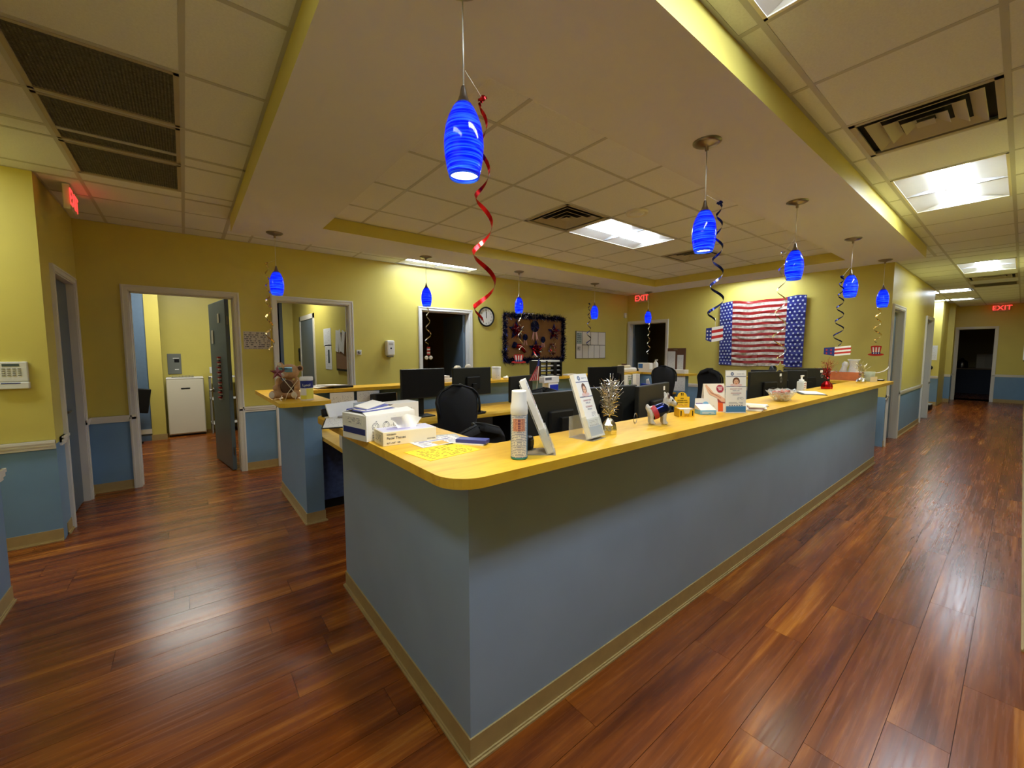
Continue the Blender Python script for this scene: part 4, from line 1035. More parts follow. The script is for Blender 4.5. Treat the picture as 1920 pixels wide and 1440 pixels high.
MB().add([(-.09, -.02, .02), (.08, -.02, .014), (.08, .02, .014), (-.09, .02, .02), (-.07, -.018, .062), (.03, -.018, .060), (.03, .018, .060), (-.07, .018, .062), (.095, -.018, .036), (.095, .018, .036)], [(0, 3, 2, 1), (4, 5, 6, 7), (0, 1, 8, 5, 4), (3, 7, 6, 9, 2), (0, 4, 7, 3), (5, 8, 9, 6), (1, 2, 9, 8)]).build('arm', ROYAL, t)
t = thing('black_cup', 'small black cup at the counter end behind white holder', 'cup', (0.665, 2.70, ZTOP)); MB().lathe([(.020, 0), (.024, .048), (.021, .048), (.017, .008)], 18, cap0=True).build('cup', BLACK, t)
t = thing('tape_roll', 'small black knob-like tape roll beside white mask box', 'tape', (0.665, 2.135, ZTOP)); MB().lathe([(.012, 0), (.022, 0), (.022, .03), (.012, .03), (.012, 0)], 18).build('roll', BLACK, t); MB().lathe([(.010, .004), (.012, .026)], 14, cap1=True).build('core', DGREY, t)

# white mask box (tall)
a = math.atan2(1.848-1.802, .829-.606)
t = thing('mask_box', 'taller white carton with line drawings and open top behind tissue box', 'box', (0.612, 1.80, ZTOP), a)
MB().rbox(0, .262, 0, .21, 0, .118, .002).build('carton', [WHP], t)
MB().box(.008, .254, -.0008, 0, .006, .112).build('printed_side', printed('maskbox_side', (.80, .78, .72), (.25, .26, .30), 0, 2, 12, .40), t)
for k in range(3):
    cx_ = .045+.055*k
    q = MB()
    for r_ in (.018, .012): q.add([(cx_+r_*math.cos(2*PI*j/16)*(1 if jj else .88), -.0012, .065+r_*math.sin(2*PI*j/16)*(1 if jj else .88)) for j in range(16) for jj in (0, 1)], [(2*j, 2*j+1, (2*j+3) % 32, (2*j+2) % 32) for j in range(16)])
    q.build('drawing', GREYINK, t)
MB().box(-.0008, 0, .01, .20, .028, .056).build('navy_stripe', NAVY, t)
MB().box(-.0007, 0, .03, .18, .07, .105).build('end_text', printed('maskbox_end', (.8, .78, .72), (.2, .2, .25), 1, 2, 5, .5), t)
MB().add([(.02, .02, .1185), (.24, .02, .1185), (.24, .19, .1185), (.02, .19, .1185)], [(0, 1, 2, 3)]).build('opening', GREYINK, t)
q = MB(); q.add([(0, 0, .118), (.262, 0, .118), (.255, .05, .132), (.01, .045, .128)], [(0, 1, 2, 3)]).add([(0, .21, .118), (.262, .21, .118), (.25, .15, .138), (.03, .16, .134)], [(0, 1, 2, 3)]); fl = q.build('flap', WHP, t); fl.modifiers.new('s', 'SOLIDIFY').thickness = .001
t2 = thing('mask_pile', 'blue and white folded masks poking out of taller carton', 'face masks', (0.70, 1.95, ZTOP+.119), a)
q = MB()
for k in range(4): q.rbox(-.085+.008*k, .085-.006*k, -.05+.012*k, .045+.006*k, .003+.006*k, .009+.006*k, .002, k % 2, T(0, 0, 0, .05*k, -.04*k, .1*k))
q.build('mask', [mat('mask_blue', (.12, .14, .42), .7), WHP], t2)
t = thing('glove_box', 'white carton behind the tall mask box, right side', 'box', (0.815, 2.09, ZTOP), a-.1)
MB().rbox(0, .20, 0, .12, 0, .125, .002).build('carton', WHP, t); MB().box(.02, .18, -.0008, 0, .02, .10).build('printed_side', printed('glove_side', (.78, .77, .72), (.2, .2, .3), 0, 2, 8, .4), t)
# tissue box
a = math.atan2(1.667-1.677, .878-.631)
t = thing('tissue_box', 'cream facial tissue box nearest the viewer with tissue pulled up', 'tissue box', (0.637, 1.672, ZTOP), a-.02)
MB().rbox(0, .245, 0, .125, 0, .060, .002).build('carton', CREAM, t)
MB().box(.004, .241, .004, .121, .0600, .0606).build('printed_top', mat('lavender_white', (.60, .59, .75), .5), t)
q = MB(); q.add([(.06+.055*math.cos(2*PI*k/20)+.03, .0625+.03*math.sin(2*PI*k/20), .0608) for k in range(20)], [tuple(range(20))]); q.build('slot', LAV, t)
text('Facial Tissues', t, (.016, -.0007, .033), FY, .0155, GREYINK, align='LEFT')
text('MCKESSON', t, (.016, -.0007, .049), FY, .008, GREYINK, align='LEFT')
text('8.0" x 8.5"   100', t, (.016, -.0007, .012), FY, .009, GREYINK, align='LEFT')
text('100 2-PLY TISSUES', t, (.238, -.0007, .012), FY, .005, GREYINK, align='RIGHT')
MB().box(-.0007, 0, .02, .105, .012, .048).build('end_text', printed('tissue_end', (.76, .68, .48), (.2, .2, .25), 1, 2, 6, .5), t)
rnd = random.Random(3); vs = []; fs = []
for j in range(7):
    for i in range(9):
        u, v = i/8, j/6
        vs.append((.13+.085*(u-.5)*(1+.5*v), .0625+.018*math.sin(u*9+v*2)*(.4+v)+.008*v, .060+.062*v*(1-.55*abs(u-.45))))
for j in range(6):
    for i in range(8): q_ = j*9+i; fs.append((q_, q_+1, q_+10, q_+9))
MB().add(vs, fs, 0, True).build('tissue', WHP, t)
# flat papers
t = thing('flyer', 'white and orange printed flyer lying behind the tissue box', 'paper', (0.865, 1.60, ZTOP), 0.02)
MB().box(-.11, .11, -.055, .10, .0005, .0022).build('sheet', printed('flyer_print', (.78, .76, .74), (.28, .26, .35), 0, 1, 7, .55, [((.35, .05, .62, .5), (.75, .42, .10)), ((.15, .6, .85, .68), (.25, .25, .45))]), t)
t = thing('magazine', 'grey and white magazine under the flyer near counter inner edge', 'magazine', (0.94, 1.66, ZTOP), -0.3)
MB().box(-.06, .06, -.14, .08, 0, .0012).build('cover', printed('mag_print', (.45, .45, .45), (.8, .8, .8), 0, 1, 9, .5), t)
t = thing('yellow_sheet', 'bright yellow printed sheet on the counter corner', 'paper', (0.80, 1.44, ZTOP), 0.12)
MB().box(-.125, .125, -.085, .10, 0, .0012).build('sheet', printed('yellow_print', (.84, .63, .03), (.30, .18, .01), 0, 1, 11, .5), t)
t = thing('blue_booklet', 'navy booklet and cards at inner corner of the counter', 'booklet', (0.965, 1.485, ZTOP), -0.95)
MB().rbox(-.07, .07, -.025, .03, .006, .022, .002, 0).build('cover', mat('navy_cover', (.03, .04, .24), .4), t); MB().box(-.08, .062, -.03, .025, 0, .006).build('cards', PAPER, t)

# disinfectant spray can
t = thing('spray_can', 'white and blue disinfectant spray can standing near counter corner', 'spray can', (0.968, 1.168, ZTOP), 0.9)
prof = [(0, 0), (.028, 0), (.0315, .004), (.0315, .168), (.0325, .172), (.0325, .196)]
MB().lathe([(0, .0), (.0295, 0), (.0322, .003), (.0322, .008), (.0315, .009)], 32).build('base_rim', mat('can_teal', (.05, .30, .45), .25, .6), t)
m = MB(); n = 48
for k in range(n):
    a0, a1 = 2*PI*k/n, 2*PI*(k+1)/n; am = (a0+a1)/2 % (2*PI)
    # label window faces the viewer (angle about -130 deg in world => local)
    loc_a = (am + 0.9) % (2*PI); dlt = abs((loc_a - math.radians(231) + PI) % (2*PI) - PI)
    mi = 0 if dlt < 1.12 else 1
    m.add([(.0315*math.cos(a0), .0315*math.sin(a0), .009), (.0315*math.cos(a1), .0315*math.sin(a1), .009), (.0315*math.cos(a1), .0315*math.sin(a1), .170), (.0315*math.cos(a0), .0315*math.sin(a0), .170)], [(0, 1, 2, 3)], mi, True)
LBL = printed('can_label', (.78, .76, .72), (.22, .24, .34), 0, 2, 26, .55, margin=-1)
m.build('body', [LBL, mat('can_blue', (.05, .22, .46), .3)], t)
q = MB()
for k in range(10):
    a0 = math.radians(231)-.9-.78+1.5*k/10; a1 = a0+1.5/10; R_ = .0318
    q.add([(R_*math.cos(a0), R_*math.sin(a0), .108), (R_*math.cos(a1), R_*math.sin(a1), .108), (R_*math.cos(a1), R_*math.sin(a1), .155), (R_*math.cos(a0), R_*math.sin(a0), .155)], [(0, 1, 2, 3)], 0, True)
q.build('orange_panel', printed('can_orange', (.80, .36, .20), (.30, .10, .12), 2, 0, 9, .55, margin=-1), t)
MB().lathe([(.0318, .168), (.0325, .172), (.0325, .200), (.0290, .212), (.0275, .252), (.0268, .258), (.0, .259)], 32).build('cap', WHP, t)
t = thing('card_reader', 'small black gadget half hidden behind the spray can', 'card reader', (1.075, 1.245, ZTOP), 0.4)
MB().rbox(-.02, .03, -.02, .02, 0, .058, .012).build('body', BLACK, t); MB().rbox(-.015, .02, -.022, -.018, .02, .045, .002).build('screen', DGREY, t)

# acrylic brochure holders
LOGOC = mat('logo_navy', (.05, .08, .22), .5)
def brochure(parent, w_, h, th, back=False, off=0.0):
    """slanted stack of printed leaflets, face towards -y"""
    o = MB().box(-w_/2, w_/2, -th, 0, 0, h).build('leaflets', WHP, parent)
    f_ = -th-.0006
    MB().box(-w_/2+.001, w_/2-.001, f_, f_+.0005, h*.02, h*.16).build('blue_band', mat('band_blue', (.06, .20, .42), .4), o)
    MB().box(-w_/2+.001, w_/2-.001, f_, f_+.0005, h*.865, h*.875).build('rule', NAVY, o)
    MB().box(-w_/2+.001, w_/2-.001, f_, f_+.0005, h*.625, h*.635).build('rule', NAVY, o)
    q = MB(); cx_ = -w_*.20; cz = h*.93
    q.add([(cx_+.011*math.cos(2*PI*k/20), f_, cz+.011*math.sin(2*PI*k/20)) for k in range(20)], [tuple(range(20))]); q.build('logo', LOGOC, o)
    q = MB(); q.add([(p[0]+cx_, f_-.0004, p[1]+cz) for p in star(.009, .005, 8)], [tuple(range(16))]); q.build('logo_rays', mat('logo_grey', (.4, .45, .55), .5), o)
    MB().box(w_*.02, w_*.40, f_, f_+.0005, h*.922, h*.940).build('logo_print', printed('logo_print', (.80, .79, .75), (.10, .14, .28), 0, 2, 2, .6, margin=-1), o)
    # portrait
    q = MB()
    def ell(cx, cz_, rx, rz_, mi, dy): q.add([(cx+rx*math.cos(2*PI*k/20), f_-dy, cz_+rz_*math.sin(2*PI*k/20)) for k in range(20)], [tuple(range(20))], mi)
    ell(0, h*.75, w_*.18, h*.098, 1, .0002); ell(0, h*.665, w_*.30, h*.035, 2, .0003); ell(0, h*.735, w_*.12, h*.066, 0, .0005)
    ell(-w_*.05, h*.742, w_*.02, h*.006, 3, .0007); ell(w_*.05, h*.742, w_*.02, h*.006, 3, .0007); ell(0, h*.70, w_*.045, h*.006, 4, .0007)
    q.build('portrait', [SKIN, HAIR, mat('pink_cloth', (.72, .52, .50), .6), INK, REDP], o)
    for k, (hw, z_) in enumerate(((.30, .575), (.17, .535), (.26, .475), (.17, .435))):
        MB().box(-w_*hw, w_*hw, f_, f_+.0005, h*(z_-.013), h*(z_+.013)).build('hours_print', printed('hours_print', (.80, .79, .75), (.10, .12, .25) if k % 2 else (.28, .03, .08), 0, 2, 1.9, .62, seed=k*3.1, margin=-1), o)
    q = MB()
    for k in range(6): q.box(-w_*.34+w_*.12*k, -w_*.27+w_*.12*k, f_, f_+.0005, h*.168, h*.19)
    q.build('service_icons', LOGOC, o)
    MB().box(w_*.02, w_*.40, f_, f_+.0005, h*.30, h*.385).build('small_text', printed('leaf_text', (.80, .79, .75), (.25, .25, .3), 0, 2, 5, .55), o)
    MB().box(-w_*.42, w_*.42, f_, f_+.0005, h*.20, h*.27).build('small_text', printed('leaf_text_b', (.80, .79, .75), (.25, .25, .3), 0, 2, 3, .6), o)
    return o
def holder(label, x, y, rz, lean, w_=.105, h=.30, th=.022):
    t = thing('brochure_holder', label, 'brochure holder', (x, y, ZTOP), rz)
    pv = bpy.data.objects.new('leaflet_stack', None)
    o = brochure(t, w_, h, th); o.rotation_euler = (-lean, 0, 0); o.location = (0, 0, .008)
    ca, sa = math.cos(lean), math.sin(lean)
    Ml = T(0, 0, .004, -lean)
    q = MB(); q.box(-w_/2-.004, w_/2+.004, .001, .004, 0, h*.97, 0, Ml)
    q.box(-w_/2-.004, w_/2+.004, -th-.006, -th-.003, 0, h*.30, 0, Ml).box(-w_/2-.004, -w_/2-.001, -th-.006, .004, 0, h*.34, 0, Ml).box(w_/2+.001, w_/2+.004, -th-.006, .004, 0, h*.34, 0, Ml)
    q.box(-w_/2-.004, w_/2+.004, -th-.006, .004, 0, .003, 0, Ml)
    q.build('acrylic_pocket', ACRY, t)
    q = MB(); q.box(-w_/2-.004, w_/2+.004, -.03, .10, 0, .003).box(-w_/2-.004, w_/2+.004, .097, .10, 0, .10); q.build('acrylic_base', ACRY, t)
    return t
holder('clear brochure holder seen edge-on just right of spray can', 1.118, 1.168, math.radians(47), math.radians(22))
holder('clear brochure holder with portrait leaflets beside the silver tinsel spray', 1.455, 1.215, math.radians(8), math.radians(20))

# tinsel sprays with foil weights
def spray(label, x, y, h, w_, mats, base_m, n=150, seed=0, wires=16):
    rnd = random.Random(seed)
    t = thing('tinsel_centerpiece', label, 'party decoration', (x, y, ZTOP), 0, 'foil tinsel sprays on the counter')
    m = MB(); k_ = 14; vs = []; fs = []
    for (r_, z) in ((w_*.92, 0), (w_, .02), (w_*.9, .045), (w_*.45, .07), (w_*.2, .078)):
        for k in range(k_): rr = r_*(1+.10*((k % 2)*2-1)); vs.append((rr*math.cos(2*PI*k/k_), rr*math.sin(2*PI*k/k_), z*h/.32))
    for j in range(4):
        for k in range(k_): fs.append((j*k_+k, j*k_+(k+1) % k_, (j+1)*k_+(k+1) % k_, (j+1)*k_+k))
    fs.append(tuple(range(k_))[::-1]); m.add(vs, fs).build('foil_weight', base_m, t)
    q = MB()
    for k in range(wires):
        a = rnd.random()*2*PI; s_ = rnd.uniform(.15, 1.0); hh = h*rnd.uniform(.75, 1.0)
        pts = [(0, 0, .06*h/.32)]
        for j in range(1, 6): u = j/5; pts.append((w_*2.4*s_*u*u*math.cos(a)+rnd.uniform(-.002, .002), w_*2.4*s_*u*u*math.sin(a), .06*h/.32+(hh-.06*h/.32)*u*(1-.25*s_*u)))
        q.tube(pts, .0009, 4)
    o = q.build('wires', mats[0], t); o['kind'] = 'stuff'
    q = MB()
    for k in range(n):
        z = h*rnd.uniform(.28, .82); rr = w_*(.25+1.15*max(0, (z/h-.25)))*math.sqrt(rnd.random()); a = rnd.random()*2*PI
        p = Vector((rr*math.cos(a), rr*math.sin(a), z)); dv = Vector((math.cos(a), math.sin(a), rnd.uniform(-.4, 1.0))).normalized(); sd = dv.cross(Vector((rnd.uniform(-1, 1), rnd.uniform(-1, 1), 1))).normalized()
        L_ = rnd.uniform(.012, .034)*h/.32; q.add([p-sd*.003, p+sd*.003, p+dv*L_+sd*.0015, p+dv*L_-sd*.0015], [(0, 1, 2, 3)], k % len(mats))
    o = q.build('tinsel', mats, t); o['kind'] = 'stuff'
    return t
spray('silver tinsel spray in silver foil weight beside the brochure holder', 1.605, 1.245, .325, .036, [SILF, CHROME], SILF, 320, 2, 26)
spray('red tinsel spray in red foil weight right of the candy bowl', 5.37, 1.30, .36, .050, [REDF, mat('dark_red_foil', (.2, .01, .01), .3, .8)], REDF, 160, 4, 22)
spray('silver star spray near far end of the counter', 6.70, 1.27, .30, .050, [SILF, CHROME, DGREY], SILF, 150, 6, 18)

# plush white dog in a navy and red jacket
def blob(name, balls, m, parent, voxel=.004, smooth=8):
    q = MB()
    for (c, r_) in balls: q.ball(c, r_, 16, 10)
    o = q.build(name, m, parent)
    rm = o.modifiers.new('remesh', 'REMESH'); rm.mode = 'VOXEL'; rm.voxel_size = voxel; rm.use_smooth_shade = True
    sm = o.modifiers.new('smooth', 'SMOOTH'); sm.iterations = smooth; sm.factor = .6
    return o
t = thing('plush_dog', 'small white plush dog in navy and red jacket on the counter', 'plush toy', (2.03, 1.235, ZTOP), math.radians(-38))
# faces +x locally (towards right of the picture and slightly to the viewer)
bd = [((-.030, 0, .075), (.040, .028, .030)), ((.010, 0, .080), (.034, .029, .032)), ((.030, 0, .100), (.022, .022, .030)), ((.048, 0, .132), (.030, .027, .028)), ((.072, 0, .118), (.022, .019, .018)), ((.082, 0, .110), (.012, .015, .014))]
for sx_ in (-.048, .022):
    for sy in (-.018, .018): bd += [((sx_, sy, .055), (.013, .012, .030)), ((sx_, sy, .025), (.011, .011, .022)), ((sx_+.006, sy, .010), (.016, .012, .010))]
for sy in (-.02, .02): bd += [((.038, sy, .160), (.010, .006, .018)), ((.034, sy*1.1, .172), (.007, .005, .010))]
bd += [((-.068, 0, .095), (.012, .009, .020))]
blob('body', bd, FURW, t)
for sy in (-.0225, .0225): MB().ball((.062, sy, .137), (.0055, .004, .0055), 10, 6).build('eye', INK, t)
MB().ball((.094, 0, .114), (.006, .007, .005), 10, 6).build('nose', INK, t)
MB().ball((.041, -.0265, .160), (.006, .003, .011), 10, 6).build('inner_ear', mat('ear_dark', (.07, .03, .03), .9), t)
q = MB(); Mj = T(.0, 0, .078, 0, math.radians(68), 0)
q.lathe([(.0345, -.045), (.0365, -.02), (.0365, .012), (.0330, .036), (.026, .045)], 28, 0, Mj, sx=1.0, sy=.95)
q.build('jacket', NAVF, t)
q = MB(); q.lathe([(.0375, -.046), (.0385, -.036), (.0385, -.022), (.0375, -.018)], 28, 0, Mj, sx=1.0, sy=.95); q.build('red_trim', mat('red_cloth', (.4, .02, .03), .6), t)
t2 = thing('eyeglasses', 'thin wire loops lying behind the plush dog', 'wire', (1.93, 1.32, ZTOP), .3)
for k in range(3): MB().tube([(.03*math.cos(2*PI*j/14)+.02*k, .006*k, .03+.028*math.sin(2*PI*j/14)) for j in range(15)], .0009, 5).build('wire_loop', STEEL, t2)

# yellow discount card dispenser
t = thing('card_box', 'yellow prescription card box with round-topped back panel', 'card box', (2.405, 1.292, ZTOP), math.radians(-37))
bw = .095
q = MB(); P_ = [(-bw/2, 0), (bw/2, 0), (bw/2, .118)] + [(.030*math.cos(PI*k/10), .118+.030*math.sin(PI*k/10)) for k in range(11)] + [(-bw/2, .118)]
q.prism(P_, 0, .003, 0, T(0, .042, 0, PI/2)); q.build('back_panel', YCARD, t)
q = MB().box(-bw/2, bw/2, -.030, .042, 0, .003).box(-bw/2, -bw/2+.002, -.030, .042, 0, .052).box(bw/2-.002, bw/2, -.030, .042, 0, .052)
q.prism([(-bw/2, 0), (bw/2, 0), (bw/2, .046), (.022, .046), (.014, .022), (-.014, .022), (-.022, .046), (-bw/2, .046)], 0, .002, 0, T(0, -.030, 0, PI/2)); q.build('tray', YCARD, t)
MB().box(-bw/2+.006, bw/2-.006, -.024, .030, .003, .050).build('cards', PAPER, t)
MB().box(-.038, .038, .0385, .039, .060, .073).build('brown_print', printed('brown_print', (.82, .50, .02), (.50, .12, .01), 0, 2, 3, .6, margin=-1), t)
for s_, z_, sz, mm in (('$2', .134, .020, INK), ('FREE', .107, .010, INK), ('PRESCRIPTION', .094, .0098, INK), ('DISCOUNT CARD', .082, .0098, INK)): text(s_, t, (0, .0385, z_), FY, sz, mm)
MB().box(-.015, .015, -.0326, -.032, .006, .018).build('front_print', printed('front_print', (.80, .48, .02), (.2, .05, .01), 0, 2, 3, .6, margin=-1), t)
for sx_ in (-.036, .036): MB().box(sx_-.003, sx_+.003, -.0326, -.032, .008, .040).build('side_print', INK, t)
t = thing('business_card_holder', 'white and light blue business card box beside yellow card box', 'card box', (2.60, 1.255, ZTOP), math.radians(-37))
MB().rbox(-.052, .052, -.035, .045, 0, .030, .003).build('tray', LBLU, t); 
MB().add([(-.050, -.034, .031), (.050, -.034, .031), (.046, .040, .060), (-.054, .040, .060), (-.050, -.034, .029), (.050, -.034, .029), (.046, .040, .029), (-.054, .040, .029)], [(0, 1, 2, 3), (4, 7, 6, 5), (0, 4, 5, 1), (1, 5, 6, 2), (2, 6, 7, 3), (3, 7, 4, 0)]).build('card_stack', WHP, t)
q = MB(); q.prism([(-.05, 0), (.05, 0), (.05, .030), (.035, .042), (-.05, .042)], 0, .002, 0, T(0, .046, .055, PI/2)); q.build('back_card', WHP, t)
MB().prism([(.02+.020*math.cos(PI*k/12), .020*math.sin(PI*k/12)) for k in range(13)], 0, .001, 0, T(0, .0435, .056, PI/2)).build('blue_disc', LBLU, t); MB().box(-.045, .0, .0425, .0435, .056, .066).build('purple_bar', mat('purple_ink', (.18, .14, .42), .5), t)
MB().box(-.040, .042, -.0357, -.035, .008, .022).build('front_print', printed('card_front', (.22, .50, .78), (.75, .80, .85), 0, 2, 2, .6, margin=-1), t)

# hand poster tent
t = thing('hand_poster', 'cream tent card showing a hand with a red disc and orange panel', 'tent card', (2.735, 1.255, ZTOP), math.radians(-33))
hp = MB(); W_, H_ = .150, .190; ln = .16
Mp = T(0, 0, 0, -ln); hp.box(-W_/2, W_/2, 0, .0015, 0, H_, 0, Mp)
hp.box(-W_/2, W_/2, -.0015, 0, 0, H_, 0, T(0, .0615, 0, ln)); hp.build('card', mat('poster_cream', (.80, .74, .64), .5), t)
Mq = T(0, -.0008, 0, -ln)
def ppoly(pts, name, m_, dy=0.0): 
    q = MB(); q.add([(x*W_, -dy, z*H_) for x, z in pts], [tuple(range(len(pts)))], 0, False, Mq); return q.build(name, m_, t)
ppoly([(.12, .02), (.36, .02), (.38, .42), (.14, .42)], 'orange_panel', ORNG)
ppoly([(.14, .34), (.48, .30), (.50, .42), (.12, .46)], 'sleeve', mat('maroon_print', (.30, .03, .03), .5), .0004)
ppoly([(-.42, .93), (-.36, .98), (-.18, .82), (-.02, .66), (.20, .62), (.48, .46), (.48, .34), (.30, .36), (.10, .50), (-.06, .56), (-.24, .62), (-.34, .76)], 'hand_picture', SKIN, .0006)
ppoly([(-.34, .86), (-.14, .70), (.10, .60), (.30, .50), (.30, .47), (.08, .57), (-.16, .66)], 'finger_line', mat('skin_shade', (.45, .20, .12), .5), .0008)
q = MB(); q.add([(.27*W_+.026*math.cos(2*PI*k/24), -.001, .82*H_+.026*math.sin(2*PI*k/24)) for k in range(24)], [tuple(range(24))], 0, False, Mq); q.build('red_disc', mat('crimson_print', (.33, .02, .05), .5), t)
q = MB()
for k in range(3): q.box(.27*W_-.018+.004*k, .27*W_+.018-.003*k, -.0014, -.0012, .82*H_+.008-.009*k, .82*H_+.012-.009*k, 0, Mq)
q.build('disc_text', WHP, t)
MB().box(-.40*W_, .02*W_, -.0006, 0, .08*H_, .26*H_, 0, Mq).build('small_text', printed('poster_text', (.80, .74, .64), (.45, .3, .2), 0, 2, 5, .5), t)
# tall tent sign
t = thing('tent_sign', 'tall white sign with child portrait, logo and blue base band', 'tent sign', (2.80, 1.155, ZTOP), math.radians(-36))
o = brochure(t, .135, .275, .003); o.rotation_euler = (-.05, 0, 0)
q = MB().box(-.070, .070, .001, .003, 0, .280, 0, T(0, 0, 0, -.05)).box(-.070, .070, -.02, .05, 0, .002); q.build('acrylic_frame', ACRY, t)
# papers right of the tent sign
t = thing('paper_pile', 'loose stack of printed sheets in front of candy bowl', 'papers', (3.20, 1.235, ZTOP), 0.25)
for k in range(4): MB().box(-.14, .14, -.10, .10, 0, .003).build('sheet', TEXTH, t, (random.uniform(-.03, .03), random.uniform(-.015, .015), .003*k), (0, 0, random.uniform(-.25, .25)))
t = thing('pamphlet_stack', 'short stack of brown-edged pamphlets by the tall sign', 'booklets', (3.03, 1.13, ZTOP), 0.35)
for k in range(4): MB().rbox(-.07, .07, -.045, .045, 0, .007, .001).build('pamphlet', [CREAM, WHP, mat('mauve_cover', (.35, .18, .16), .5), CREAM][k], t, (.005*k, -.003*k, .007*k), (0, 0, .06*k))
# candy bowl
t = thing('candy_bowl', 'clear fluted plastic bowl full of wrapped red candies', 'bowl', (3.80, 1.215, ZTOP), math.radians(8))
m = MB(); n = 40; vs = []; prof = [(.075, .0), (.085, .004), (.115, .03), (.145, .058), (.172, .082), (.169, .083), (.142, .060), (.112, .033), (.083, .008), (.0, .006)]
for r_, z in prof:
    for k in range(n):
        f_ = 1+.04*math.cos(10*2*PI*k/n)*(z/.08); vs.append((r_*1.28*f_*math.cos(2*PI*k/n), r_*.62*f_*math.sin(2*PI*k/n), z*(1+.06*math.cos(10*2*PI*k/n))))
m.add(vs, [(j*n+k, j*n+(k+1) % n, (j+1)*n+(k+1) % n, (j+1)*n+k) for j in range(len(prof)-1) for k in range(n)], 0, True)
m.add([(.075*1.28*math.cos(2*PI*k/n), .075*.62*math.sin(2*PI*k/n), 0) for k in range(n)], [tuple(range(n))[::-1]]); m.build('bowl', ACRY, t)
cd = thing('wrapped_candy', 'small peppermint candies in clear wrappers heaped in the bowl', 'candy', (3.80, 1.215, ZTOP+.009), math.radians(8), 'wrapped candies in the bowl')
CANDY = printed('peppermint', (.50, .22, .16), (.38, .02, .02), 0, 1, 4, .5, margin=-1)
def candy():
    q = MB().lathe([(.0, -.006), (.012, -.006), (.015, 0), (.012, .006), (0, .006)], 14); return q
c0 = MB().lathe([(0, -.006), (.012, -.006), (.015, 0), (.012, .006), (0, .006)], 12).build('sweet', CANDY, cd)
wq = MB()
for s_ in (-1, 1): wq.add([(s_*.013, -.003, 0), (s_*.013, .003, 0), (s_*.034, .012, .005), (s_*.036, .0, -.004), (s_*.034, -.012, .005)], [(0, 1, 2, 3, 4)])
wq.build('wrapper', WRAP, cd)
rnd = random.Random(9); first = True; placed = []
for layer, (z, sc_) in enumerate(((.014, .55), (.028, .72), (.042, .85), (.056, .95), (.068, .90))):
    for i in range(6+4*layer if layer < 4 else 20):
        a = rnd.random()*2*PI; r_ = math.sqrt(rnd.random())*.098*sc_
        x_, y_ = 1.35*r_*math.cos(a), .64*r_*math.sin(a)
        o = cd if first else copy_tree(cd); first = False
        c_, s2 = math.cos(math.radians(8)), math.sin(math.radians(8))
        o.location = (3.80 + x_*c_-y_*s2, 1.215 + x_*s2+y_*c_, ZTOP+z+rnd.uniform(0, .006)); o.rotation_euler = (rnd.uniform(-.7, .7), rnd.uniform(-.7, .7), rnd.random()*6)
# booklet and far-end things
t = thing('open_folder', 'dark folder with white sheets lying right of the candy bowl', 'folder', (4.66, 1.26, ZTOP), 0.5)
MB().box(-.17, .17, -.10, .10, 0, .004).build('cover', BLACK, t); MB().box(-.15, .15, -.09, .07, .004, .010).build('sheets', TEXTH, t)
t = thing('pump_bottle', 'clear hand sanitizer pump bottle behind the candy bowl', 'bottle', (4.93, 1.40, ZTOP-.02))
t.location = (4.86, 1.385, ZTOP)
MB().rbox(-.05, .05, -.03, .03, 0, .105, .015).build('bottle', clear_mat('sanitizer_clear', (.80, .82, .80), .6), t)
MB().box(-.036, .044, -.032, -.030, .02, .095).build('label', printed('sani_label', (.78, .77, .74), (.25, .03, .05), 0, 2, 4, .62), t)
MB().lathe([(.022, .105), (.022, .118), (.008, .122), (.008, .15)], 16, cap1=True).rbox(-.012, .05, -.009, .009, .148, .162, .003).build('pump', WPL, t)
t = thing('planter', 'long terracotta trough planter at the far corner of counter', 'planter', (7.22, 1.56, ZTOP), math.radians(-5))
q = MB()
for (a0, a1) in ((0, 1),):
    o1 = [(-.05, -.17, 0), (.05, -.17, 0), (.05, .17, 0), (-.05, .17, 0)]; o2 = [(-.068, -.20, .115), (.068, -.20, .115), (.068, .20, .115), (-.068, .20, .115)]; o3 = [(-.058, -.19, .115), (.058, -.19, .115), (.058, .19, .115), (-.058, .19, .115)]; o4 = [(-.055, -.18, .09), (.055, -.18, .09), (.055, .18, .09), (-.055, .18, .09)]
    vs = o1+o2+o3+o4; q.add(vs, [(3, 2, 1, 0)]+[(4*j+i, 4*j+(i+1) % 4, 4*j+4+(i+1) % 4, 4*j+4+i) for j in range(3) for i in range(4)]+[(12, 13, 14, 15)])
q.build('trough', TERRA, t)
t = thing('white_vase', 'tall white flared vase standing in the terracotta planter', 'vase', (7.24, 1.46, ZTOP+.09))
MB().lathe([(.075, 0), (.055, .05), (.045, .12), (.055, .17), (.072, .20), (.066, .20), (.04, .13), (.05, .05), (.0, .03)], 20, cap0=True, sx=.75).build('body', mat('white_ceramic', (.72, .71, .66), .4, noise=.12, nscale=40), t)
t = thing('white_figurine', 'smaller white ornament leaning left of the tall vase', 'ornament', (7.21, 1.57, ZTOP+.09))
MB().lathe([(.04, 0), (.045, .03), (.030, .09), (.038, .14), (.02, .17)], 16, 0, T(0, 0, 0, .18), cap0=True, cap1=True).build('body', mat('white_ceramic_b', (.66, .66, .66), .5, noise=.2, nscale=40), t)
t = thing('silk_flowers', 'purple and white artificial flowers spilling from planter', 'flowers', (7.15, 1.68, ZTOP+.09))
rnd = random.Random(12); q = MB()
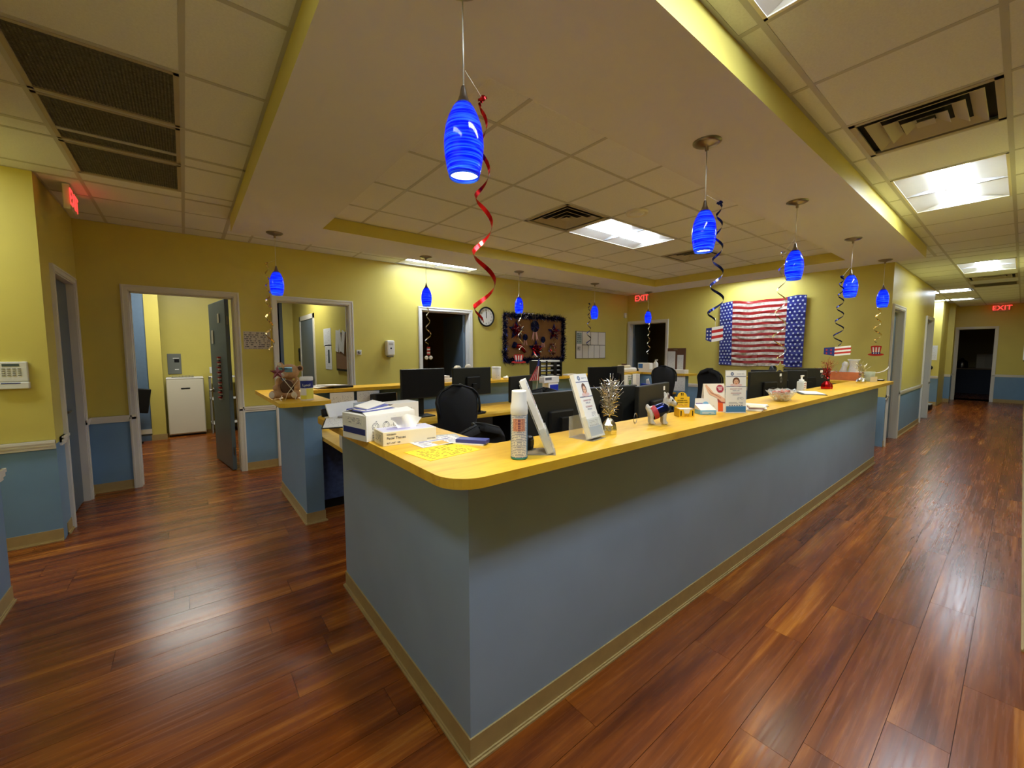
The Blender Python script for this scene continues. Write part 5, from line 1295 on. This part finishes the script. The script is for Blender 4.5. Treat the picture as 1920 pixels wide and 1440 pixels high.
for k in range(26):
    c_ = Vector((rnd.uniform(-.05, .04), rnd.uniform(-.06, .14), rnd.uniform(0, .07)))
    for j in range(5): a = 2*PI*j/5; q.add([c_, c_+Vector((.012*math.cos(a-.4), .012*math.sin(a-.4), .008)), c_+Vector((.022*math.cos(a), .022*math.sin(a), .004)), c_+Vector((.012*math.cos(a+.4), .012*math.sin(a+.4), .008))], [(0, 1, 2, 3)], k % 3)
o = q.build('petals', [WHP, mat('purple_petal', (.16, .10, .24), .7), mat('tan_petal', (.4, .24, .12), .7)], t); o['kind'] = 'stuff'
t = thing('green_mug', 'pale green mug near the far end of the counter', 'mug', (7.16, 1.27, ZTOP)); MB().lathe([(.05, 0), (.055, .01), (.058, .13), (.052, .13), (.048, .02), (0, .02)], 20, cap0=True).build('cup', mat('pale_green_glaze', (.42, .46, .32), .4), t); MB().tube([(.055, 0, .03), (.09, 0, .04), (.09, 0, .09), (.055, 0, .10)], .007, 8).build('handle', mat('pale_green_glaze_b', (.42, .46, .32), .4), t)
t = thing('small_card', 'small cream card standing before the pale green mug', 'card', (7.02, 1.20, ZTOP), CR); MB().box(-.045, .045, 0, .003, 0, .07).build('card', CREAM, t)
t = thing('curved_ornament', 'white crescent ornament curving up beside the green mug', 'ornament', (7.25, 1.16, ZTOP))
MB().tube([(-.10, .06, .115), (-.05, .02, .12), (.0, -.02, .14), (.03, -.05, .175), (.03, -.055, .20)], .012, 8, 0, None, [.3, .5, .6, .6, .3]).tube([(-.10, .06, .0), (-.10, .06, .115)], .006, 6).build('crescent', WHP, t)
t = thing('small_dish', 'tiny dark and white dish at the far right counter end', 'dish', (7.36, 1.19, ZTOP)); MB().lathe([(.03, 0), (.05, .018), (.046, .018), (.0, .006)], 18, cap0=True).build('dish', DGREY, t); MB().ball((0, 0, .015), (.03, .03, .012), 12, 6).build('contents', WHP, t)

# ------------------------------------------------------------------ on the left post: teddy bear etc.
t = thing('teddy_bear', 'tan plush teddy bear wearing mirrored blue sunglasses on the post', 'plush toy', (0.70, 4.00, ZTOP), math.radians(-30))
bb = [((0, 0, .085), (.075, .065, .085)), ((0, 0, .04), (.080, .068, .045)), ((.012, -.02, .235), (.082, .075, .066)), ((-.018, -.085, .212), (.042, .036, .032)), ((-.062, -.01, .292), (.026, .018, .026)), ((.098, -.008, .262), (.028, .018, .028))]
for s_ in (-1, 1):
    bb += [((s_*.075, -.06, .038), (.036, .062, .034)), ((s_*.088, -.118, .042), (.032, .026, .038)), ((s_*.075, -.02, .135), (.028, .030, .050)), ((s_*.085, -.06, .095), (.025, .032, .030))]
blob('body', bb, FUR, t, .006, 6)
MB().ball((-.02, -.118, .208), (.030, .014, .022), 14, 8).build('muzzle', FURL, t)
MB().ball((-.022, -.134, .218), (.012, .007, .008), 12, 6).build('nose', mat('brown_nose', (.25, .10, .05), .5), t)
MB().ball((.100, -.022, .262), (.019, .010, .019), 12, 6).build('inner_ear', BROWN, t)
MB().ball((-.062, -.024, .292), (.017, .008, .017), 12, 6).build('inner_ear', FURL, t)
for s_ in (-1, 1): MB().ball((s_*.088, -.143, .042), (.023, .006, .028), 14, 8).build('paw_pad', FURL, t)
MB().ball((0, -.050, .10), (.055, .022, .065), 14, 8).build('dark_vest', BROWN, t)
for s_ in (-1, 1):
    g = MB().rbox(-.030, .030, -.003, .003, -.022, .022, .004).build('sunglass_lens', mat('mirror_blue%d' % s_, (.25, .60, .80), .12, .7), t, (s_*.036-.004, -.102+.010*s_*s_, .252), (.15, 0, s_*.25))
MB().tube([(-.03, -.104, .262), (.03, -.104, .262)], .003, 6).build('sunglass_bridge', INK, t)
t = thing('star_pick', 'dull red metal star on crossed wires standing before the teddy bear', 'ornament', (0.66, 3.80, ZTOP), math.radians(-10))
q = MB(); P_ = star(.062, .024); Ms = T(-.075, 0, .235, PI/2)
vs = [(p[0], p[1], 0) for p in P_] + [(0, 0, .016), (0, 0, -.012)]
q.add(vs, [(i, (i+1) % 10, 10) for i in range(10)] + [((i+1) % 10, i, 11) for i in range(10)], 0, False, Ms); q.build('star', mat('rusty_plum_metal', (.22, .06, .07), .5, .3), t)
MB().tube([(-.055, 0, .21), (.045, 0, .06), (.05, 0, .02)], .0028, 6).build('stem', CREAM, t); MB().tube([(.07, -.002, .17), (-.01, -.002, .06), (-.03, 0, .0)], .0028, 6).build('stem', CREAM, t)
for (a0, b0) in ((-.05, .02), (.06, .02)): MB().tube([(a0, 0, .045), (a0-.015, -.02, .012), (a0, -.03, .003)], .0028, 6).build('wire_foot', CREAM, t)
t = thing('wipes_canister', 'disinfecting wipes canister with navy label on the left post', 'canister', (0.785, 3.745, ZTOP))
MB().lathe([(.048, 0), (.050, .004), (.050, .168), (.046, .172)], 28, cap0=True).build('canister', mat('canister_white', (.74, .68, .62), .35), t)
MB().lathe([(.052, .170), (.052, .192), (.048, .198), (0, .199)], 28).build('lid', WPL, t)
def band(a0, a1, z0, z1, m_, nm, R_=.0506, n=14):
    q = MB()
    for k in range(n):
        b0 = math.radians(a0+(a1-a0)*k/n); b1 = math.radians(a0+(a1-a0)*(k+1)/n)
        q.add([(R_*math.cos(b0), R_*math.sin(b0), z0), (R_*math.cos(b1), R_*math.sin(b1), z0), (R_*math.cos(b1), R_*math.sin(b1), z1), (R_*math.cos(b0), R_*math.sin(b0), z1)], [(0, 1, 2, 3)], 0, True)
    return q.build(nm, m_, t)
band(190, 340, .105, .166, NAVY, 'navy_label'); band(255, 335, .014, .10, mat('lemon_print', (.80, .72, .10), .5), 'lemon_picture', .0508); band(195, 255, .012, .045, mat('lemon_print_b', (.72, .62, .05), .5), 'lemon_picture', .0508)
text('Lysol', t, (-.0115, -.0528, .130), (PI/2, 0, -.21), .029, WHP, align='CENTER', ext=.004)
t = thing('binder_papers', 'black binder and loose white papers on the ledge behind wipes', 'binder', (1.28, 4.86, ZTOP), .1)
MB().rbox(-.02, .20, -.11, .13, 0, .022, .003).build('binder', BLACK, t); 
for k in range(3): MB().box(-.16, .10, -.10, .12, 0, .002).build('sheet', PAPER, t, (.03*k-.03, .0, .024+.004*k), (0, -.06+.05*k, .15*k))

# taped sheets on knee wall inner faces
for k, (x_, lb) in enumerate(((1.335, 'left white form taped to the back knee wall below ledge'), (1.625, 'right white form taped to the back knee wall below ledge'))):
    t = thing('taped_sheet', lb, 'paper', (x_, 4.676, 1.0)); MB().box(-.128, .128, -.002, 0, -.30 if k == 0 else -.14, .058).build('sheet', TEXTP, t)
    t.location = (x_, 4.679, 1.0)
for k, (y_, lb) in enumerate(((4.20, 'left form taped inside right end knee wall'), (3.94, 'right form taped inside right end knee wall'))):
    t = thing('taped_sheet', lb, 'paper', (7.098, y_, .94)); MB().box(-.003, 0, -.12 if k else -.13, .12, -.16, .16).build('sheet', TEXTX, t)
for k, (x_, lb) in enumerate(((2.05, 'white outlet plate on the back knee wall left of monitors'),)):
    t = thing('outlet_plate', lb, 'outlet', (x_-.05, 4.86, .93)); MB().rbox(-.045, .045, -.008, 0, -.07, .07, .002).build('plate', WPL, t); MB().box(-.018, .018, -.0095, -.008, -.05, .05).build('socket', CREAM, t)

# ------------------------------------------------------------------ on the back ledge
def carton(label, x, y, z, w_, d_, h, rz, m_=WHP, face=None, nm='carton'):
    t = thing(nm, label, 'box', (x, y, z), rz); MB().rbox(-w_/2, w_/2, -d_/2, d_/2, 0, h, .002).build('box', m_, t)
    MB().box(-w_/2+.006, w_/2-.006, -d_/2-.0008, -d_/2, .006, h-.006).build('printed_side', face or TEXTP, t)
    return t
carton('long flat white box on ledge left of the craft basket', 2.76, 4.86, ZTOP, .40, .12, .05, 0)
carton('short white box stacked on the long flat box', 2.66, 4.86, ZTOP+.051, .22, .11, .035, .05)
t = thing('craft_basket', 'brown box heaped with white fluffy craft material on ledge', 'basket', (3.08, 4.84, ZTOP))
MB().rbox(-.10, .10, -.08, .08, 0, .13, .004).build('box', mat('cardboard_brown', (.16, .08, .03), .7), t)
rnd = random.Random(31); bl = []
for k in range(18): bl.append(((rnd.uniform(-.20, .20), rnd.uniform(-.02, .10), rnd.uniform(.03, .19)), rnd.uniform(.03, .05)))
o = blob('fluff', [b_ for b_ in bl if b_[0][2] > .10 or abs(b_[0][0]) > .12], mat('grey_white_fluff', (.50, .47, .42), .9, noise=.5, nscale=30, bump=1.0, bscale=80), t, .008, 1)
t = thing('white_tub', 'white round tub with small print on the ledge below the clock', 'canister', (3.56, 4.82, ZTOP)); MB().lathe([(.060, 0), (.066, .01), (.066, .165), (.060, .17)], 24, cap0=True).build('tub', printed('tub_print', (.70, .69, .65), (.3, .3, .3), 0, 2, 6, .35), t); MB().lathe([(.069, .165), (.069, .188), (.0, .190)], 24).build('lid', WPL, t)
t = thing('crumpled_tissue', 'crumpled white tissue at the foot of the white tub', 'tissue', (3.72, 4.80, ZTOP)); blob('tissue', [((0, 0, .02), (.05, .03, .02)), ((.03, .01, .025), (.02, .02, .025))], PAPER, t, .005, 1)
# tiered organizer
t = thing('letter_rack', 'black tiered metal letter rack on ledge below the cork board', 'letter rack', (4.60, 4.86, ZTOP), .05)
for x_ in (-.25, .25): MB().rbox(x_-.012, x_+.012, -.12, .12, 0, .26, .003).build('side_frame', BLACK, t)
for x_ in (-.10,): MB().rbox(x_-.012, x_+.012, -.12, -.10, 0, .26, .003).build('front_post', BLACK, t)
for k in range(4):
    z_ = .012+.072*k; o = MB().rbox(-.25, .25, -.12, .12, z_, z_+.014, .003).build('shelf', BLACK, t)
    MB().box(-.22, .22, -.10, .11, z_+.015, z_+.022+.006*k).build('paper_sheets', PAPER, t)
MB().rbox(.05, .12, -.13, -.118, .02, .24, .003).build('label_strip', BLACK, t)
# small flag
t = thing('small_flag', 'small striped hand flag on a stick before the cork board', 'flag', (3.68, 4.10, .755), math.radians(-25))
MB().tube([(0, 0, 0), (.06, 0, .66)], .004, 6).build('stick', CREAM, t)
q = MB()
for k in range(9):
    u0, u1 = k/9, (k+1)/9
    q.add([(.058-.13*u0-.01, -.01+.02*(k % 2), .36+.0*u0), (.058-.13*u1-.01, -.01+.02*((k+1) % 2), .36-.0*u1), (.060-.030*u1, .01*(k % 2), .66-.10*u1), (.060-.030*u0, .01*(k % 2), .66-.10*u0)], [(0, 1, 2, 3)], k % 2)
q.build('cloth', [REDP, WHP], t)
q = MB(); q.add([(.056, -.012, .56), (.022, -.012, .55), (.036, -.012, .64), (.060, -.012, .655)], [(0, 1, 2, 3)]); q.build('canton', NAVY, t)
MB().lathe([(.03, 0), (.04, .1), (.035, .1), (.0, .01)], 14, cap0=True).build('cup_base', BLACK, t)
# right end ledge things
carton('first flat grey paper box on the right ledge end', 7.17, 4.66, ZTOP, .13, .30, .055, 0, WHP, None)
carton('second flat white paper box on the right ledge end', 7.16, 4.33, ZTOP, .13, .28, .062, .04, WHP, None)
carton('third flat white paper box at outer end of right ledge', 7.18, 3.96, ZTOP, .13, .24, .070, -.03, WHP, None)
t = thing('tissue_carton', 'white and blue carton on the far right ledge', 'box', (7.17, 4.70, ZTOP+.056)); MB().rbox(-.06, .06, -.13, .13, 0, .125, .004).build('carton', WHP, t); MB().box(-.062, -.06, .02, .12, .02, .11).build('blue_print', BLUP, t)
t = thing('white_bottle', 'white squeeze bottle beside the blue-printed carton', 'bottle', (7.15, 4.46, ZTOP+.066)); MB().lathe([(.045, 0), (.048, .01), (.048, .10), (.030, .135), (.018, .14), (.018, .165), (.0, .166)], 20, cap0=True).build('bottle', WPL, t); MB().rbox(-.012, .012, -.04, .012, .166, .185, .003).build('nozzle', WPL, t)
t = thing('blue_tissue_box', 'royal blue tissue box with white tissue below right ledge', 'tissue box', (6.90, 4.45, .757), math.radians(62))
MB().rbox(-.16, .16, -.07, .07, 0, .13, .004).build('carton', ROYAL, t)
q = MB(); q.add([(-.08, 0, .13), (.08, 0, .13), (.05, .02, .21), (.0, -.01, .24), (-.05, .01, .20)], [(0, 1, 2, 3, 4)]); o = q.build('tissue', PAPER, t); o.modifiers.new('s', 'SOLIDIFY').thickness = .004
t = thing('desk_papers', 'white papers on desk under the right end taped forms', 'papers', (6.75, 4.12, .757), .2); 
for k in range(3): MB().box(-.2, .2, -.09, .09, 0, .006).build('sheet', TEXTH, t, (.02*k, 0, .006*k), (0, 0, .1*k))
t = thing('pen_cup', 'small green and white cartons beside blue tissue box', 'box', (6.45, 4.55, .757)); MB().rbox(-.12, .0, -.04, .04, 0, .32, .003).build('left_carton', printed('green_carton', (.74, .74, .66), (.1, .2, .08), 0, 2, 8, .5, [((.35, .2, .8, .7), (.10, .20, .06))]), t)
t = thing('white_carton', 'tall plain white carton right of green and white carton', 'box', (6.62, 4.53, .757)); MB().rbox(-.06, .06, -.04, .04, 0, .33, .003).build('carton', WHP, t); MB().box(-.045, .045, -.0412, -.04, .05, .28).build('print', TEXTP, t)

# ------------------------------------------------------------------ monitors, chairs and desk clutter
def make_monitor():
    """screen faces +y, back faces -y"""
    t = thing('monitor', 'x', 'monitor', (0, 0, 0), 0, 'black desktop monitors')
    MB().rbox(-.28, .28, -.022, .012, .17, .51, .006).build('housing', DGREY, t)
    MB().rbox(-.10, .10, -.050, -.020, .24, .40, .01).build('rear_hub', BLACK, t)
    MB().box(-.268, .268, .012, .0135, .185, .50).build('screen', INK, t)
    MB().rbox(-.03, .03, -.075, -.048, .02, .36, .004).build('stand', BLACK, t)
    MB().rbox(-.12, .12, -.14, .06, 0, .014, .004).build('foot', BLACK, t)
    return t
def mark(t):   # pale tag and ring on the back of the housing
    MB().box(.155, .185, -.0235, -.022, .455, .485).build('white_tag', WHP, t)
    q = MB(); n = 24
    vs = []; 
    for k in range(n):
        for rr in (.014, .017): vs.append((.178+rr*.8*math.cos(2*PI*k/n), -.0235, .415+rr*1.6*math.sin(2*PI*k/n)))
    q.add(vs, [(2*k, 2*k+1, (2*k+3) % (2*n), (2*k+2) % (2*n)) for k in range(n)]); q.build('ring_mark', mat('ring_grey', (.35, .35, .34), .5), t)
    return t
mon = make_monitor()
mon2 = copy_tree(mon); mark(mon2)
MON = [(mon, 1.74, 1.74, .0, .755, 'black monitor behind the edge-on brochure holder'),
       (None, 2.24, 1.76, -.1, .755, 'black monitor behind the silver tinsel spray'),
       (mon2, 2.66, 1.68, .18, .755, 'black monitor back with pale ring mark, left of plush dog'),
       ('r', 4.93, 1.72, -.32, .775, 'black monitor back with ring mark, right of the tall tent sign'),
       (None, 5.42, 1.78, -1.1, .775, 'black monitor turned sideways behind the sanitizer bottle'),
       ('r', 6.28, 1.74, -.75, .775, 'black monitor back with ring mark, left of the red tinsel spray'),
       (None, 2.13, 4.30, PI+.05, .80, 'blank black monitor screen, leftmost on the back desk'),
       (None, 2.76, 4.25, .02, .80, 'black monitor back with small logo, second on the back desk'),
       (None, 3.55, 4.25, .30, .67, 'black monitor just left of the small striped hand flag'),
       (None, 5.35, 4.30, PI-.3, .745, 'black monitor behind the silver tinsel spray on the back desk'),
       (None, 5.88, 4.40, .3, .745, 'black monitor beside the tall carton on the back desk')]
for (o, x_, y_, rz, z_, lb) in MON:
    if o is None: o = copy_tree(mon)
    elif o == 'r': o = copy_tree(mon2)
    o.location = (x_, y_, .7555 if z_ < 9 else z_); o.rotation_euler = (0, 0, rz); o['label'] = lb
    dz = z_-.755
    if abs(dz) > .004:
        for c_ in o.children:
            if not c_.name.startswith('foot') and not c_.name.startswith('stand'): c_.location.z += dz
# chairs
def make_chair(kind=0):
    t = thing('office_chair', 'x', 'office chair', (0, 0, 0), 0, 'black swivel chairs')
    # faces +y
    q = MB(); n = 14; vs = []; fs = []
    H = .52; W_ = .25
    prof = []
    for j in range(13):
        v = j/12; wv = W_*(1-.18*(1-v)) * (math.sqrt(max(0.02, 1-max(0, (v-.72)/.28)**2)) if v > .72 else 1)
        for i in range(n+1):
            u = i/n*2-1; prof.append((wv*u, -.03+.07*u*u+.05*math.sin(v*PI)*-1+.03, .50+H*v))
    for j in range(12):
        for i in range(n): a = j*(n+1)+i; fs.append((a, a+1, a+n+2, a+n+1))
    o = q.add(prof, fs, 0, True).build('backrest', FABRIC, t, (0, -.24, 0)); o.modifiers.new('s', 'SOLIDIFY').thickness = .045
    rim = [prof[12*(n+1)+i] for i in range(n+1)]
    edge = [prof[j*(n+1)] for j in range(6, 13)] + rim[1:] + [prof[j*(n+1)+n] for j in range(11, 5, -1)]
    MB().tube([(p[0], p[1]-.26, p[2]) for p in edge], .012, 8).build('back_rim', BLACK, t)
    MB().rbox(-.25, .25, -.24, .24, .43, .51, .035).build('seat', FABRIC, t)
    for s_ in (-1, 1):
        MB().tube([(s_*.27, -.10, .44), (s_*.30, -.08, .66), (s_*.30, .16, .68)], .014, 8).build('arm_support', BLACK, t)
        MB().rbox(s_*.30-.035, s_*.30+.035, -.10, .18, .68, .71, .012).build('armrest', BLACK, t)
    MB().tube([(0, -.20, .46), (0, -.27, .56), (0, -.25, .75)], .022, 8).build('back_bracket', BLACK, t)
    MB().lathe([(.028, .12), (.028, .43)], 14).build('gas_lift', BLACK, t)
    for k in range(5):
        a = 2*PI*k/5+.3; L_ = MB().tube([(0, 0, .12), (.30*math.cos(a), .30*math.sin(a), .075)], .022, 8, 0, None, [1.2, .7]).build('base_leg', BLACK, t)
        MB().lathe([(.030, -.014), (.030, .014)], 14, 0, T(.30*math.cos(a), .30*math.sin(a), .030, PI/2, 0, a), cap0=True, cap1=True).build('caster', BLACK, L_)
    return t
ch = make_chair()
CH = [(ch, 1.52, 2.02, PI+.12, 0.0, 'black swivel chair tucked in the front left corner of work area'),
      (None, 1.83, 3.30, .15, .19, 'tall black chair back before the second back-desk monitor'),
      (None, 2.48, 2.60, PI-.6, .14, 'black chair just right of the spray can'),
      (None, 6.05, 3.05, 1.2, .22, 'black chair back showing between the two cards and banner'),
      (None, 6.35, 3.95, -.4, .24, 'black chair before the right end of back desk'),
      (None, 6.50, 2.42, .4, .27, 'black chair top just below the flag banner')]
for (o, x_, y_, rz, dz, lb) in CH:
    if o is None: o = copy_tree(ch)
    o.location = (x_, y_, 0); o.rotation_euler = (0, 0, rz); o['label'] = lb
    if o is ch: pass
    if dz:
        for c_ in o.children:
            if c_.name.split('.')[0] in ('backrest', 'back_rim'): c_.location.z += dz
            if c_.name.split('.')[0] == 'back_bracket': c_.scale = (1, 1, 1+dz/.75)
# clutter on the left desk
t = thing('wipes_tub', 'square white wipes tub with navy label on the lower desk', 'tub', (1.02, 3.16, .756), -.12)
MB().rbox(-.13, .07, -.10, .12, 0, .19, .02).build('tub', mat('tub_cream', (.72, .69, .60), .4), t); MB().rbox(-.135, .075, -.105, .125, .185, .205, .008).build('lid', WPL, t)
MB().box(-.02, .06, -.1025, -.10, .11, .155).build('navy_label', NAVY, t); MB().box(-.03, .065, -.1025, -.10, .06, .066).build('blue_line', LAV, t)
t = thing('desk_phone', 'black desk phone at left end of the back desk', 'telephone', (1.62, 4.35, .757), .2)
MB().add([(-.12, -.11, 0), (.12, -.11, 0), (.12, .11, 0), (-.12, .11, 0), (-.12, -.11, .03), (.12, -.11, .03), (.12, .11, .10), (-.12, .11, .10)], [(3, 2, 1, 0), (4, 5, 6, 7), (0, 1, 5, 4), (1, 2, 6, 5), (2, 3, 7, 6), (3, 0, 4, 7)]).build('base', BLACK, t)
MB().tube([(-.09, -.10, .06), (-.09, -.08, .09), (-.09, .06, .13), (-.09, .10, .12)], .022, 10, 0, None, [1.1, .7, .7, 1.1]).build('handset', BLACK, t)
MB().rbox(-.03, .10, .02, .09, .088, .105, .003).build('screen', DGREY, t)
t = thing('desk_printer', 'black boxy device on back desk beside the white outlet', 'printer', (1.78, 4.62, .757), .1)
MB().rbox(-.16, .16, -.14, .14, 0, .16, .015).build('body', BLACK, t); MB().rbox(-.13, .13, -.10, .12, .16, .27, .012, 0, T(0, 0, 0, -.12)).build('paper_feed', BLACK, t)
t = thing('cable_bundle', 'tangle of black and grey cables on the back desk', 'cables', (1.98, 4.45, .757)); rnd = random.Random(44)
for k in range(7):
    pts = [(rnd.uniform(-.1, .15), rnd.uniform(-.12, .14), rnd.uniform(.008, .13)) for j in range(4)]; pp_ = []
    for j in range(3):
        for i in range(5): u = i/5; pp_.append(Vector(pts[j]).lerp(Vector(pts[j+1]), u*u*(3-2*u)))
    MB().tube(pp_, .0045, 6).build('cable', [BLACK, GREYM][k % 3 == 0], t)
t = thing('blue_carton', 'royal blue and white carton below the ledge letter rack', 'box', (4.15, 4.30, .757), .1); MB().rbox(-.10, .12, -.06, .06, 0, .30, .004).build('carton', WHP, t); MB().box(-.07, .115, -.0615, -.06, .06, .27).build('blue_print', ROYAL, t)
t = thing('cards_bundle', 'white and grey card block above the blue carton', 'box', (4.12, 4.28, 1.058), .1); MB().rbox(-.17, .16, -.05, .05, 0, .09, .003).build('block', WHP, t); MB().box(-.15, -.01, -.0515, -.05, .04, .075).build('grey_print', GREYINK, t)
t = thing('keyboard', 'black keyboard on the back desk before the monitors', 'keyboard', (2.62, 4.02, .757), .1); MB().rbox(-.20, .20, -.0, .13, 0, .018, .004).build('base', BLACK, t)
q = MB()
for i in range(14):
    for j in range(4): q.rbox(-.19+.0272*i, -.19+.0272*i+.022, .010+.029*j, .010+.029*j+.024, .018, .024, .001)
o = q.build('keys', DGREY, t); o['kind'] = 'stuff'
t = thing('paper_note', 'white paper lying on the back desk near far papers', 'paper', (5.2, 4.9, ZTOP), .2); MB().box(-.14, .14, -.05, .05, 0, .02).build('pad', PAPER, t)
t = thing('white_linen', 'folded white linens on ledge left of the exit doorway', 'cloth', (6.72, 4.88, ZTOP)); MB().rbox(-.34, .30, -.10, .10, 0, .09, .03).build('fold', PAPER, t); MB().rbox(-.12, .12, -.08, .08, .085, .14, .02).build('upper_fold', CREAM, t); MB().lathe([(.05, .14), (.05, .17)], 14, cap1=True).build('dark_lid', BROWN, t)
t = thing('wall_paper_note', 'white plate low on flag wall between two monitors', 'outlet', (XF, 2.62, 1.04)); MB().rbox(-.006, 0, -.10, .10, -.09, .03, .002).build('plate', WPL, t)

# ------------------------------------------------------------------ lettering becomes real mesh
bpy.context.view_layer.update()
dg = bpy.context.evaluated_depsgraph_get()
for o in TEXTS:
    me = bpy.data.meshes.new_from_object(o.evaluated_get(dg)); nm = o.name; 
    n_ = bpy.data.objects.new(nm.split('.')[0], me); COL.objects.link(n_); n_.parent = o.parent
    n_.location = o.location; n_.rotation_euler = o.rotation_euler; n_.scale = o.scale
for o in TEXTS:
    bpy.data.objects.remove(o)
